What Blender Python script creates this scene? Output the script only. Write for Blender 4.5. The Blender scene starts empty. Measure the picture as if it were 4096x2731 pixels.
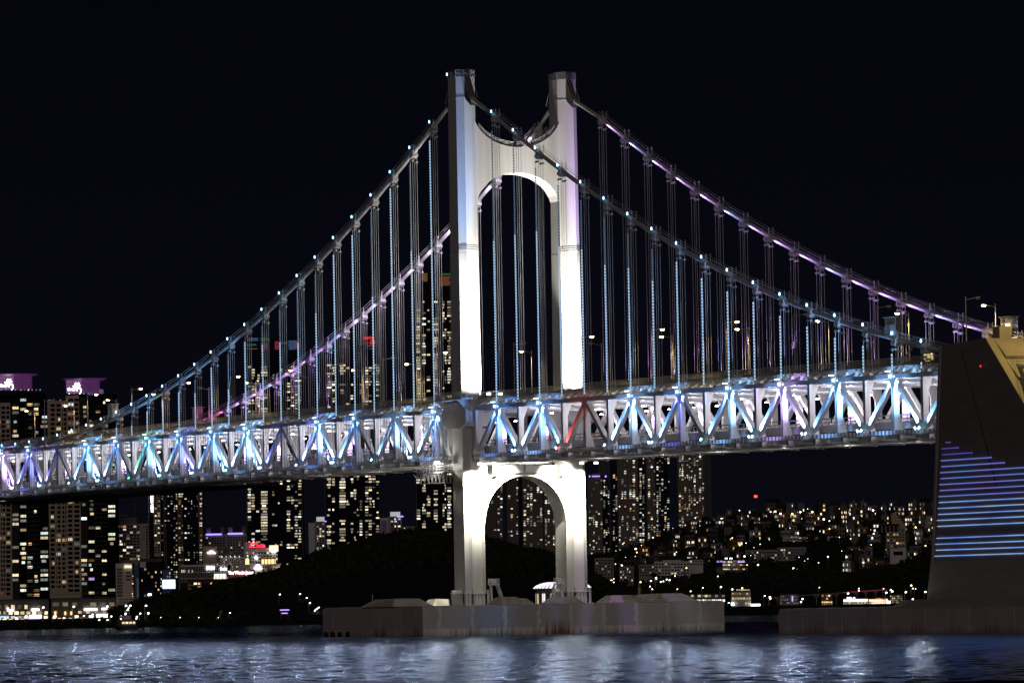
import bpy, math, random
import numpy as np
from mathutils import Vector, Matrix
random.seed(7); rng = np.random.default_rng(7)
sc = bpy.context.scene
col = sc.collection
PI = math.pi
# ------------------------------------------------------------------ camera (a long lens from the beach, 6 m above the sea)
CX, CY, CZ, YAW, PIT, ROL, FPX = 913.29, -411.69, 6.084, -1.1482, 0.0496, 0.0186, 20949.0
_s, _c, _cp, _sp = math.sin(YAW), math.cos(YAW), math.cos(PIT), math.sin(PIT)
CAM = Vector((CX, CY, CZ))
FWD = Vector((_s*_cp, _c*_cp, _sp)); _r0 = Vector((_c, -_s, 0)); _u0 = Vector((-_s*_sp, -_c*_sp, _cp))
RGT = _r0*math.cos(ROL) - _u0*math.sin(ROL); UPV = _r0*math.sin(ROL) + _u0*math.cos(ROL)
FH = Vector((_s, _c, 0)); RH = _r0.copy()
cd = bpy.data.cameras.new('camera'); cam = bpy.data.objects.new('camera', cd); col.objects.link(cam)
cam.matrix_world = Matrix(((RGT.x, UPV.x, -FWD.x, CX), (RGT.y, UPV.y, -FWD.y, CY), (RGT.z, UPV.z, -FWD.z, CZ), (0, 0, 0, 1)))
cd.sensor_width = 36; cd.lens = FPX/4096*36; cd.clip_start = 1; cd.clip_end = 40000
sc.camera = cam
# ------------------------------------------------------------------ night sky
w = bpy.data.worlds.new('World'); sc.world = w; w.use_nodes = True
nt = w.node_tree; nt.nodes.clear()
wo = nt.nodes.new('ShaderNodeOutputWorld'); bg = nt.nodes.new('ShaderNodeBackground')
tc = nt.nodes.new('ShaderNodeTexCoord'); sx = nt.nodes.new('ShaderNodeSeparateXYZ'); rp = nt.nodes.new('ShaderNodeValToRGB')
rp.color_ramp.elements[0].position = 0.0; rp.color_ramp.elements[0].color = (0.0029, 0.0028, 0.0060, 1)
rp.color_ramp.elements[1].position = 0.16; rp.color_ramp.elements[1].color = (0.0009, 0.0009, 0.0027, 1)
nt.links.new(tc.outputs['Generated'], sx.inputs[0]); nt.links.new(sx.outputs['Z'], rp.inputs[0])
nt.links.new(rp.outputs[0], bg.inputs[0]); bg.inputs[1].default_value = 1.0
nt.links.new(bg.outputs[0], wo.inputs[0])
# the one far light: the soft warm glow of the lit beach town behind the camera
sd = bpy.data.lights.new('town_glow', 'SUN'); sd.energy = 0.21; sd.angle = math.radians(20); sd.color = (1.0, 0.86, 0.80)
so = bpy.data.objects.new('town_glow', sd); col.objects.link(so)
so.rotation_euler = Vector((-0.885, 0.44, -0.15)).to_track_quat('-Z', 'Y').to_euler()
# ------------------------------------------------------------------ exposure
vs = sc.view_settings; vs.view_transform = 'Standard'; vs.look = 'None'; vs.exposure = 0.0; vs.gamma = 1.0; vs.use_curve_mapping = False
sc.cycles.use_denoising = True; sc.cycles.denoising_prefilter = 'ACCURATE'
sc.cycles.max_bounces = 5; sc.cycles.diffuse_bounces = 2; sc.cycles.glossy_bounces = 3; sc.cycles.transmission_bounces = 2
sc.cycles.sample_clamp_indirect = 2.2; sc.cycles.sample_clamp_direct = 0.0; sc.cycles.use_adaptive_sampling = False; sc.cycles.light_sampling_threshold = .03
sc.cycles.caustics_reflective = False; sc.cycles.caustics_refractive = False

# ================================================================== helpers
def tag(o, label=None, cat=None, group=None, kind=None):
    if label: o['label'] = label
    if cat: o['category'] = cat
    if group: o['group'] = group
    if kind: o['kind'] = kind
    return o
def empty(name, loc=(0, 0, 0), rz=0.0, parent=None):
    o = bpy.data.objects.new(name, None); col.objects.link(o); o.location = loc; o.rotation_euler = (0, 0, rz)
    o.empty_display_size = 0.5
    if parent: o.parent = parent
    return o
class MB:
    def __init__(s): s.v = []; s.f = []
    def add(s, vs, fs):
        b = len(s.v); s.v += [tuple(p) for p in vs]; s.f += [tuple(i+b for i in q) for q in fs]; return s
    def box(s, x0, x1, y0, y1, z0, z1):
        return s.add([(x0,y0,z0),(x1,y0,z0),(x1,y1,z0),(x0,y1,z0),(x0,y0,z1),(x1,y0,z1),(x1,y1,z1),(x0,y1,z1)],
                     [(0,3,2,1),(4,5,6,7),(0,1,5,4),(1,2,6,5),(2,3,7,6),(3,0,4,7)])
    def beam(s, a, b, w, h, side=(0, 1, 0)):
        a = Vector(a); b = Vector(b); d = (b-a).normalized(); sd_ = Vector(side); sd_ = (sd_ - d*sd_.dot(d)).normalized(); u = d.cross(sd_)
        P = []
        for c in (a, b):
            for i, j in ((-1,-1),(1,-1),(1,1),(-1,1)): P.append(c + sd_*(w/2*i) + u*(h/2*j))
        return s.add(P, [(0,1,2,3),(7,6,5,4),(0,4,5,1),(1,5,6,2),(2,6,7,3),(3,7,4,0)])
    def tube(s, pts, r, n=6, cap=True):
        pts = [Vector(p) for p in pts]; R = r if isinstance(r, (list, tuple)) else [r]*len(pts); b = len(s.v)
        for i, p in enumerate(pts):
            d = (pts[min(i+1, len(pts)-1)] - pts[max(i-1, 0)]).normalized()
            a = Vector((0, 0, 1)) if abs(d.z) < .9 else Vector((1, 0, 0))
            e1 = d.cross(a).normalized(); e2 = d.cross(e1)
            for k in range(n):
                t = 2*PI*k/n; s.v.append(tuple(p + e1*(R[i]*math.cos(t)) + e2*(R[i]*math.sin(t))))
        for i in range(len(pts)-1):
            for k in range(n):
                s.f.append((b+i*n+k, b+i*n+(k+1) % n, b+(i+1)*n+(k+1) % n, b+(i+1)*n+k))
        if cap:
            s.f.append(tuple(b+k for k in range(n))[::-1]); s.f.append(tuple(b+(len(pts)-1)*n+k for k in range(n)))
        return s
    def prism(s, poly, f0, f1):
        n = len(poly); A = [f0(*p) for p in poly]; B = [f1(*p) for p in poly]
        return s.add(A+B, [tuple(range(n))[::-1], tuple(range(n, 2*n))] + [(i, (i+1) % n, n+(i+1) % n, n+i) for i in range(n)])
    def loft(s, rings, cap=True):
        n = len(rings[0]); b = len(s.v)
        for r in rings: s.v += [tuple(p) for p in r]
        for i in range(len(rings)-1):
            for k in range(n): s.f.append((b+i*n+k, b+i*n+(k+1) % n, b+(i+1)*n+(k+1) % n, b+(i+1)*n+k))
        if cap: s.f.append(tuple(b+k for k in range(n))[::-1]); s.f.append(tuple(b+(len(rings)-1)*n+k for k in range(n)))
        return s
    def mesh(s, name, m):
        me = bpy.data.meshes.new(name); me.from_pydata(s.v, [], s.f)
        import bmesh
        bm = bmesh.new(); bm.from_mesh(me); bmesh.ops.recalc_face_normals(bm, faces=bm.faces); bm.to_mesh(me); bm.free()
        me.materials.append(M[m] if isinstance(m, str) else m); return me
    def build(s, name, m, parent=None, smooth=False, kind=None):
        me = s.mesh(name, m)
        if smooth: me.polygons.foreach_set('use_smooth', [True]*len(me.polygons))
        return put(name, me, parent, kind=kind)
def put(name, me, parent=None, loc=(0, 0, 0), scale=None, rot=None, kind=None):
    o = bpy.data.objects.new(name, me); col.objects.link(o); o.location = loc
    if scale is not None: o.scale = scale
    if rot is not None: o.rotation_euler = rot
    if parent is not None: o.parent = parent
    if kind: o['kind'] = kind
    return o
def npmesh(name, verts, quads, m, smooth=False):
    me = bpy.data.meshes.new(name); nv, nf = len(verts), len(quads); k = quads.shape[1]
    me.vertices.add(nv); me.vertices.foreach_set('co', np.asarray(verts, np.float32).ravel())
    me.loops.add(nf*k); me.loops.foreach_set('vertex_index', np.asarray(quads, np.int32).ravel())
    me.polygons.add(nf); me.polygons.foreach_set('loop_start', np.arange(0, nf*k, k, dtype=np.int32))
    if smooth: me.polygons.foreach_set('use_smooth', np.ones(nf, dtype=bool))
    me.update(calc_edges=True); me.validate(); me.materials.append(M[m]); return me
# ------------------------------------------------------------------ materials
M = {}
def nmat(name):
    m = bpy.data.materials.new(name); m.use_nodes = True; M[name] = m; n = m.node_tree; return m, n, n.nodes['Principled BSDF']
def surf(name, c, rough=.6, var=.12, scale=(1, 1, 1), nscale=1.0, metallic=0.0, bump=0.0, dark=None, spec=.4):
    """painted / concrete / stone surface: base colour broken up by two octaves of stretched noise"""
    m, n, b = nmat(name)
    tcn = n.nodes.new('ShaderNodeTexCoord'); mp = n.nodes.new('ShaderNodeMapping'); mp.inputs['Scale'].default_value = scale
    n.links.new(tcn.outputs['Object'], mp.inputs[0])
    nz = n.nodes.new('ShaderNodeTexNoise'); nz.inputs['Scale'].default_value = nscale; nz.inputs['Detail'].default_value = 6; nz.inputs['Roughness'].default_value = .65
    n.links.new(mp.outputs[0], nz.inputs['Vector'])
    r = n.nodes.new('ShaderNodeValToRGB'); r.color_ramp.elements[0].position = .3; r.color_ramp.elements[1].position = .7
    d = dark or tuple(x*(1-var*2) for x in c); l = tuple(min(1, x*(1+var)) for x in c)
    r.color_ramp.elements[0].color = (*d, 1); r.color_ramp.elements[1].color = (*l, 1)
    n.links.new(nz.outputs[0], r.inputs[0]); n.links.new(r.outputs[0], b.inputs['Base Color'])
    b.inputs['Roughness'].default_value = rough; b.inputs['Metallic'].default_value = metallic; b.inputs['Specular IOR Level'].default_value = spec
    if bump:
        bp = n.nodes.new('ShaderNodeBump'); bp.inputs['Strength'].default_value = bump; bp.inputs['Distance'].default_value = .05
        n.links.new(nz.outputs[0], bp.inputs['Height']); n.links.new(bp.outputs[0], b.inputs['Normal'])
    return m
def glow(name, c, s, sample='NONE', rnd=0.0, hue=None):
    m, n, b = nmat(name); b.inputs['Base Color'].default_value = (.05, .05, .05, 1); b.inputs['Roughness'].default_value = .5
    b.inputs['Emission Color'].default_value = (*c, 1); b.inputs['Emission Strength'].default_value = s
    if rnd:
        oi = n.nodes.new('ShaderNodeObjectInfo'); mr = n.nodes.new('ShaderNodeMapRange')
        mr.inputs['To Min'].default_value = s*(1-rnd); mr.inputs['To Max'].default_value = s*(1+rnd)
        n.links.new(oi.outputs['Random'], mr.inputs[0]); last = mr.outputs[0]
        # curtains: faint vertical folds in the lit room
        tcn = n.nodes.new('ShaderNodeTexCoord'); mp = n.nodes.new('ShaderNodeMapping'); mp.inputs['Scale'].default_value = (7, 1, .6)
        va = n.nodes.new('ShaderNodeVectorMath'); va.operation = 'ADD'
        n.links.new(tcn.outputs['Object'], mp.inputs[0]); n.links.new(mp.outputs[0], va.inputs[0]); n.links.new(oi.outputs['Location'], va.inputs[1])
        nz = n.nodes.new('ShaderNodeTexNoise'); nz.inputs['Scale'].default_value = 1.0; nz.inputs['Detail'].default_value = 2
        n.links.new(va.outputs[0], nz.inputs['Vector'])
        m2 = n.nodes.new('ShaderNodeMapRange'); m2.inputs['From Min'].default_value = .3; m2.inputs['From Max'].default_value = .7; m2.inputs['To Min'].default_value = .35; m2.inputs['To Max'].default_value = 1.3
        n.links.new(nz.outputs[0], m2.inputs[0])
        mu = n.nodes.new('ShaderNodeMath'); mu.operation = 'MULTIPLY'; n.links.new(last, mu.inputs[0]); n.links.new(m2.outputs[0], mu.inputs[1])
        n.links.new(mu.outputs[0], b.inputs['Emission Strength'])
    m.cycles.emission_sampling = sample
    return m
surf('tower_paint', (.70, .69, .66), .55, .07, (.9, .9, .05), 1.0)
surf('truss_paint', (.66, .66, .68), .5, .06, (1, 1, .25), .8)
surf('beam_paint', (.70, .69, .66), .5, .06, (.4, .4, .4), .6)
surf('deck_concrete', (.40, .38, .34), .8, .12, (1, 1, 1), .5)
surf('asphalt', (.06, .06, .065), .85, .2, (1, 1, 1), .4)
surf('cable_paint', (.60, .58, .56), .5, .08, (.3, 1, 1), 1.0)
surf('galvanised', (.68, .68, .69), .5, .1, (1, 1, 1), 1.0)
surf('dark_metal', (.07, .07, .075), .5, .2)
surf('planting', (.05, .08, .03), .9, .4, (1, 1, 1), 1.5)
surf('anchor_concrete', (.30, .25, .25), .85, .10, (.12, .12, .5), 1.0, bump=.3)
surf('anchor_slope', (.55, .47, .32), .8, .08, (.3, .3, .3), 1.0)
surf('anchor_base', (.48, .44, .40), .85, .10, (.15, .15, .6), 1.0, bump=.3)
surf('block_concrete', (.48, .44, .38), .9, .22, (.6, .6, .6), 1.2, bump=.6)
surf('black_rubber', (.015, .015, .015), .8, .2)
surf('lamp_post', (.42, .40, .36), .5, .1)
glow('lamp_sodium', (1.0, .72, .34), 26); glow('lamp_white', (1.0, .93, .85), 22); glow('lamp_cool', (.86, .93, 1.0), 14)
glow('lamp_off', (1, .9, .8), .02)
glow('led_bright', (.44, .70, 1.0), .95); glow('led_dim', (.34, .60, 1.0), .16); glow('led_white', (.95, .9, 1.0), 2.6)
glow('clamp_lamp', (.34, .64, 1.0), 4.5); glow('clamp_halo', (.10, .38, .95), .55)
glow('flood_blue', (.45, .70, 1.0), 7); glow('flood_cyan', (.35, .85, 1.0), 6); glow('flood_violet', (.86, .70, 1.0), 7); glow('flood_green', (.2, .9, .65), 3)
glow('flood_red', (1, .08, .06), 3); glow('flood_white', (1, .98, .9), 8)
glow('tail_red', (1.0, .03, .025), 3.5); glow('head_white', (1, .95, .85), 6); glow('aviation_red', (1, .03, .02), 6)
# concrete wall of the pier: pale concrete, patched dark paint, rust runs
def sz0(n, t):
    q = n.nodes.new('ShaderNodeSeparateXYZ'); n.links.new(t.outputs['Object'], q.inputs[0]); return q.outputs['Z']
def pier_mat(name, pal):
    m, n, b = nmat(name); N = n.nodes.new; L = n.links.new
    tcn = N('ShaderNodeTexCoord')
    def nz(scale, s, det=4):
        mp = N('ShaderNodeMapping'); mp.inputs['Scale'].default_value = scale; L(tcn.outputs['Object'], mp.inputs[0])
        q = N('ShaderNodeTexNoise'); q.inputs['Scale'].default_value = s; q.inputs['Detail'].default_value = det; L(mp.outputs[0], q.inputs['Vector']); return q.outputs[0]
    def ramp(src, p0, p1):
        r = N('ShaderNodeMapRange'); r.inputs['From Min'].default_value = p0; r.inputs['From Max'].default_value = p1; L(src, r.inputs[0]); return r.outputs[0]
    def mix(f, a, c):
        x = N('ShaderNodeMix'); x.data_type = 'RGBA'
        if hasattr(f, 'default_value') or True: L(f, x.inputs['Factor'])
        for s_, k in ((a, 'A'), (c, 'B')):
            i = [q for q in x.inputs if q.name == k and q.type == 'RGBA'][0]
            if isinstance(s_, tuple): i.default_value = (*s_, 1)
            else: L(s_, i)
        return [q for q in x.outputs if q.type == 'RGBA'][0]
    base = mix(ramp(nz((.5, .5, .03), 1.0, 5), .35, .65), pal[0], pal[1])
    # big rectangular repaint patches (voronoi cells squashed along the wall)
    sv = N('ShaderNodeSeparateXYZ'); L(tcn.outputs['Object'], sv.inputs[0]); av = N('ShaderNodeMath'); av.operation = 'ADD'; L(sv.outputs['X'], av.inputs[0]); L(sv.outputs['Y'], av.inputs[1])
    cv = N('ShaderNodeCombineXYZ'); L(av.outputs[0], cv.inputs['X']); oz = N('ShaderNodeMath'); oz.operation = 'ADD'; oz.inputs[1].default_value = 12.0; L(sv.outputs['Z'], oz.inputs[0]); L(oz.outputs[0], cv.inputs['Y'])
    wob = N('ShaderNodeTexNoise'); wob.inputs['Scale'].default_value = .8; L(cv.outputs[0], wob.inputs['Vector']); wv = N('ShaderNodeVectorMath'); wv.operation = 'MULTIPLY_ADD'; wv.inputs[1].default_value = (1.6, .9, 0); L(wob.outputs['Color'], wv.inputs[0]); L(cv.outputs[0], wv.inputs[2])
    bk = N('ShaderNodeTexBrick'); bk.offset = .37; bk.inputs['Scale'].default_value = 1.0; bk.inputs['Brick Width'].default_value = 6.7; bk.inputs['Row Height'].default_value = 30.0; bk.inputs['Mortar Size'].default_value = .35; bk.inputs['Mortar Smooth'].default_value = .2
    bk.inputs['Color1'].default_value = (1, 1, 1, 1); bk.inputs['Color2'].default_value = (.25, .25, .25, 1); bk.inputs['Mortar'].default_value = (0, 0, 0, 1); L(wv.outputs[0], bk.inputs['Vector'])
    sp = N('ShaderNodeSeparateColor'); L(bk.outputs['Color'], sp.inputs[0])
    zup = ramp(sz0(n, tcn), 1.2, 1.5); pm = N('ShaderNodeMath'); pm.operation = 'MULTIPLY'; L(sp.outputs[0], pm.inputs[0]); L(zup, pm.inputs[1])
    base = mix(pm.outputs[0], base, pal[2])
    # rust rises from the waterline in thin vertical tongues
    sz = N('ShaderNodeSeparateXYZ'); L(tcn.outputs['Object'], sz.inputs[0])
    h = ramp(sz.outputs['Z'], 4.2, 0.0)
    tongues = ramp(nz((2.4, 2.4, .02), 1.0, 4), .36, .80); broad = ramp(nz((.12, .12, .01), 1.0, 1), .35, .6)
    a1 = N('ShaderNodeMath'); a1.operation = 'MULTIPLY'; L(tongues, a1.inputs[0]); L(broad, a1.inputs[1])
    a2 = N('ShaderNodeMath'); a2.operation = 'ADD'; L(a1.outputs[0], a2.inputs[0]); L(h, a2.inputs[1])
    f = ramp(a2.outputs[0], .90, 1.45)
    base = mix(f, base, pal[3])
    L(base, b.inputs['Base Color']); b.inputs['Roughness'].default_value = .85
    return m
pier_mat('pier_wall', ((.70, .67, .64), (.82, .79, .76), (.48, .47, .50), (.20, .095, .03)))
pier_mat('pier_wall_end', ((.62, .53, .54), (.76, .66, .67), (.58, .50, .52), (.32, .15, .09)))

def light(kind, loc, power, colr, radius=.15, target=None, angle=30, blend=.5, parent=None, name='floodlight_beam'):
    d = bpy.data.lights.new(name, kind); d.energy = power; d.color = colr; d.shadow_soft_size = radius
    if kind == 'SPOT': d.spot_size = math.radians(angle); d.spot_blend = blend
    o = bpy.data.objects.new(name, d); col.objects.link(o); o.location = loc
    if target is not None: o.rotation_euler = (Vector(target)-Vector(loc)).to_track_quat('-Z', 'Y').to_euler()
    if parent is not None: o.parent = parent
    return o
# a point given as forward distance D (m) and the place it takes in the 4096 px photograph
def px(x, y, D):
    v = FWD + RGT*((x-2048)/FPX) + UPV*((1365.5-y)/FPX); k = D/v.dot(FH); P = v*k
    return P.dot(RH), P.z + CZ              # metres to the right of the view axis, height above the sea
def cw(lx, D, z=0.0): return Vector((CX, CY, 0)) + RH*lx + FH*D + Vector((0, 0, z))
CROT = -YAW
def ordw(i): return ['first','second','third','fourth','fifth','sixth','seventh','eighth','ninth','tenth','eleventh','twelfth','thirteenth','fourteenth','fifteenth','sixteenth','seventeenth','eighteenth','nineteenth','twentieth'][i] if i < 20 else str(i+1)+('th' if (i+1) % 10 > 3 or (i+1) % 10 == 0 else ['st','nd','rd'][(i+1) % 10-1])
# ================================================================== the sea
def sea():
    m, n, b = nmat('sea_water'); N = n.nodes.new; L = n.links.new
    n.nodes.remove(b); out = n.nodes['Material Output']
    tcn = N('ShaderNodeTexCoord'); q = N('ShaderNodeTexNoise'); q.inputs['Scale'].default_value = 2.2; q.inputs['Detail'].default_value = 3; L(tcn.outputs['Object'], q.inputs['Vector'])
    bp = N('ShaderNodeBump'); bp.inputs['Strength'].default_value = .7; bp.inputs['Distance'].default_value = .05; L(q.outputs[0], bp.inputs['Height'])
    gl = N('ShaderNodeBsdfGlossy'); gl.inputs['Color'].default_value = (.62, .76, 1.0, 1); gl.inputs['Roughness'].default_value = .13; L(bp.outputs[0], gl.inputs['Normal'])  # blue of the bridge lights tinted into the reflection colour
    df = N('ShaderNodeBsdfDiffuse'); df.inputs['Color'].default_value = (.003, .008, .018, 1)
    fr = N('ShaderNodeFresnel'); fr.inputs['IOR'].default_value = 1.34; L(bp.outputs[0], fr.inputs['Normal'])
    mx = N('ShaderNodeMixShader'); L(fr.outputs[0], mx.inputs[0]); L(df.outputs[0], mx.inputs[1]); L(gl.outputs[0], mx.inputs[2]); L(mx.outputs[0], out.inputs['Surface'])
    # near water: real waves, 370 m to 1250 m in front of the beach
    na, nb = 1300, 620
    dd = 365*np.exp(np.linspace(0, math.log(1330/365.), na)); uu = np.linspace(-1, 1, nb)
    D, Uu = np.meshgrid(dd, uu, indexing='ij'); Lx = Uu*(D*.118+8)
    X = CX + RH.x*Lx + FH.x*D; Y = CY + RH.y*Lx + FH.y*D; Z = np.zeros_like(X)
    r = np.random.default_rng(3); wdir = math.atan2(FH.y, FH.x) + .35
    for k in range(46):
        lam = .9*(6.5/.9)**(k/45.); th = wdir + r.normal(0, .95); amp = .0029*lam
        kx, ky = 2*PI/lam*math.cos(th), 2*PI/lam*math.sin(th); ph = kx*X+ky*Y+r.uniform(0, 6.28)
        res = np.clip(lam/(2.4*np.maximum(.236*D/nb, D*math.log(1330/365.)/na)), 0, 1)
        g = .55+.45*np.sin(X*.021*r.uniform(.6, 1.5)+Y*.017*r.uniform(.6, 1.5)+r.uniform(0, 6))
        Z += amp*res*g*(np.sin(ph) + .22*np.sin(2*ph))
    Z *= np.clip((1330-D)/60, 0, 1)
    V = np.stack([X, Y, Z], -1).reshape(-1, 3); I = np.arange(na*nb).reshape(na, nb)
    Q = np.stack([I[:-1, :-1], I[:-1, 1:], I[1:, 1:], I[1:, :-1]], -1).reshape(-1, 4)
    # the same sheet goes on flat to the horizon, a hand below the crests
    b0 = len(V); S = 30000.0
    V = np.vstack([V, [[CX-S, CY-S, -.25], [CX+S, CY-S, -.25], [CX+S, CY+S, -.25], [CX-S, CY+S, -.25]]]); Q = np.vstack([Q, [[b0, b0+1, b0+2, b0+3]]])
    o = put('sea', npmesh('sea', V, Q, 'sea_water', smooth=True)); o['kind'] = 'structure'
sea()

# ================================================================== the suspension bridge
BR = empty('suspension_bridge')
tag(BR, 'white double-deck suspension bridge with arched portal tower, lit blue and violet at night', 'bridge')
def zt(X): return 43.2 - .739*X/100 - .1745*(X/100)**2
def zb(X): return zt(X) - 9.02
def XN(n): return -2.69 + (10.0 if n < 0 else 9.754)*n
NODES = list(range(-31, 0)) + list(range(1, 21))
YT = 11.55                                  # truss / cable planes at +-YT
# ---------------------------------------------------------------- tower
TW = empty('tower', parent=BR)
surf('hood_steel', (.10, .085, .08), .6, .3, (1, 1, 1), 1.5)
def leg_ring(z, yc):
    t = min(max((z-8)/97, 0), 1); hx = 3.62-.56*t; hy = 2.15-.18*t; c = 1.08+.10*t
    return [(x, yc+y, z) for x, y in ((hx, -hy+c), (hx, hy-c), (hx-c, hy), (-hx+c, hy), (-hx, hy-c), (-hx, -hy+c), (-hx+c, -hy), (hx-c, -hy))]
YL = 10.64
for s in (-1, 1):
    L_ = MB().loft([leg_ring(z, s*YL) for z in (7.9, 30, 45, 72.3, 102.0)]).build('leg', 'tower_paint', TW)
    def ring2(z, yc, e): return [((x)*(1+e), yc+(y-yc)*(1+e*1.6), z) for x, y, _ in leg_ring(z, yc)]
    MB().loft([ring2(102.0, s*YL, .012), ring2(102.25, s*YL, .012)]).build('moulding', 'tower_paint', L_)
    MB().loft([ring2(72.3, s*YL, .006), ring2(72.5, s*YL, .006)]).build('moulding', 'tower_paint', L_)
    MB().loft([ring2(25.0, s*YL, .004), ring2(25.12, s*YL, .004)]).build('moulding', 'tower_paint', L_)
    # head: the column goes on either side of the saddle slot
    for sgn in (-1, 1):
        r0 = leg_ring(102.25, s*YL)
        hx, hy, c = 3.05, 1.97, 1.18
        cy = s*YL
        ya, yb = (cy+.55, cy+hy) if sgn > 0 else (cy-hy, cy-.55)
        out = [(hx, ya if sgn > 0 else max(ya+c, ya)), (hx, yb-c if sgn > 0 else yb), (hx-c, yb), (-hx+c, yb), (-hx, yb-c if sgn > 0 else yb), (-hx, ya if sgn > 0 else ya+c), (-hx+c, ya), (hx-c, ya)]
        MB().prism(out, lambda x, y: (x, y, 102.25), lambda x, y: (x, y, 106.2)).build('head', 'tower_paint', L_)
    MB().box(-2.2, 2.2, s*YL-.55, s*YL+.55, 102.25, 103.6).build('saddle', 'cable_paint', L_)
    # guard rail round the head
    m = MB()
    rr = leg_ring(106, s*YL)
    for k in range(5):
        z = 106.2+.25*(k+1)
        for i in range(8):
            a, b_ = rr[i], rr[(i+1) % 8]; m.beam((a[0]*.97, a[1], z), (b_[0]*.97, b_[1], z), .05, .05, (0, 0, 1))
    for i in range(8): m.beam((rr[i][0]*.97, rr[i][1], 106.1), (rr[i][0]*.97, rr[i][1], 107.5), .07, .07, (1, 0, 0))
    m.build('head_railing', 'galvanised', L_)
    # pedestal: ribbed steel foot on the concrete
    m = MB(); ring = lambda e, z: [(x*(1+e), s*YL+(y-s*YL)*(1+e*1.5), z) for x, y, _ in leg_ring(8, s*YL)]
    m.loft([ring(.12, 5.62), ring(.12, 7.72), ring(.22, 7.74), ring(.22, 7.9)])
    R_ = ring(.19, 5.65)
    for i in range(8):
        a, b_ = Vector(R_[i]), Vector(R_[(i+1) % 8]); k = max(2, int((b_-a).length/.55))
        for j in range(k+1):
            p = a.lerp(b_, j/k); m.box(p.x-.1, p.x+.1, p.y-.1, p.y+.1, 5.62, 7.72)
            m.box(p.x-.06, p.x+.06, p.y-.06, p.y+.06, 7.9, 8.45)
    m.build('pedestal', 'beam_paint', L_)
# splay hoods where the cables leave the heads, ledge with rail at two-thirds height
    for dx in (-1, 1):
        MB().loft([[(dx*2.95, s*YL-.62, 106.0), (dx*2.95, s*YL+.62, 106.0), (dx*2.95, s*YL+.75, 102.4), (dx*2.95, s*YL-.75, 102.4)], [(dx*3.6, s*YL-.62, 105.0), (dx*3.6, s*YL+.62, 105.0), (dx*3.7, s*YL+.72, 101.6), (dx*3.7, s*YL-.72, 101.6)], [(dx*5.6, s*YL-.55, 101.9), (dx*5.6, s*YL+.55, 101.9), (dx*5.6, s*YL+.55, 100.4), (dx*5.6, s*YL-.55, 100.4)]]).build('cable_hood', 'hood_steel', L_)
        for k in range(4): MB().beam((dx*3.0, s*YL-.8+.53*k, 106.6), (dx*6.0, s*YL-.8+.53*k, 101.7), .07, .07, (0, 1, 0)).build('hood_rail', 'galvanised', L_)
    m = MB()
    rr = leg_ring(72.5, s*YL)
    for z in (72.9, 73.3, 73.7):
        for i in (7, 0, 1): a, b_ = rr[i], rr[(i+1) % 8]; m.beam((a[0]*1.04, a[1], z), (b_[0]*1.04, b_[1], z), .05, .05, (0, 0, 1))
    m.build('ledge_rail', 'galvanised', L_)
    for z in (14.0, 19.5, 52, 58, 64, 78, 84, 90, 96): MB().loft([ring2(z, s*YL, .0012), ring2(z+.07, s*YL, .0012)]).build('plate_joint', 'beam_paint', L_)
    MB().box(3.35, 3.50, s*YL-.35, s*YL+.35, 49.0, 51.0).build('hatch', 'beam_paint', L_)
# upper portal beam: concave top, round arch below
def arc_pts(f, n=28, y0=-9.0, y1=9.0): return [(y0+(y1-y0)*i/n, f(y0+(y1-y0)*i/n)) for i in range(n+1)]
def portal(name, top, bot, hx, parent, n=36, y=9.25):
    m = MB(); P = [(-y+2*y*i/n) for i in range(n+1)]
    for i in range(n):
        y0, y1 = P[i], P[i+1]; q = [(y0, bot(y0)), (y1, bot(y1)), (y1, top(y1)), (y0, top(y0))]
        b = len(m.v); m.v += [(hx, a, z) for a, z in q] + [(-hx, a, z) for a, z in q]
        m.f += [(b, b+1, b+2, b+3), (b+7, b+6, b+5, b+4), (b+3, b+2, b+6, b+7), (b+1, b, b+4, b+5)]
    return m.build(name, 'tower_paint', parent)
def el(y, a, p=2.0): return max(0.0, 1-(abs(y)/a)**p)**(1/p)
upper_bot = lambda y: 80.4 + 7.6*el(y, 9.0, 2.1)
upper_top = lambda y: 99.8 - 6.9*el(y, 9.26, 2.0)
UB = portal('upper_beam', upper_top, upper_bot, 2.15, TW)
m = MB()                                                     # railing on the curved top
for q in range(1, 5):
    pts = [(-2.0, y, upper_top(y)+.25*q) for y in np.linspace(-8, 8, 15)]; m.tube(pts, .03, 4)
    m.tube([(2.0, p[1], p[2]) for p in pts], .03, 4)
for y in np.linspace(-8, 8, 15):
    for x in (-2, 2): m.beam((x, y, upper_top(y)), (x, y, upper_top(y)+1.05), .05, .05, (1, 0, 0))
m.build('beam_railing', 'galvanised', UB)
lower_bot = lambda y: 19.6 + 10.4*el(y, 8.65, 2.15)
LB = portal('lower_beam', lambda y: 32.0, lower_bot, 2.75, TW)
MB().prism([(-5.0, 32.0), (5.0, 32.0), (2.9, 30.55), (-2.9, 30.55)][::-1], lambda y, z: (2.75, y, z), lambda y, z: (4.2, y, z)).build('bearing_block', 'tower_paint', LB)
MB().box(4.2, 5.0, -.85, .85, 30.75, 32.05).build('bearing_cover', 'galvanised', LB)
for y in (-6.8, 7.4): MB().prism([(-.75, 32.0), (.75, 32.0), (.75, 30.2), (-.75, 29.0)], lambda a, z, y=y: (2.75, y+a, z), lambda a, z, y=y: (4.6, y+a, z if z > 30 else z+1)).build('corbel', 'tower_paint', LB)
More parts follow.
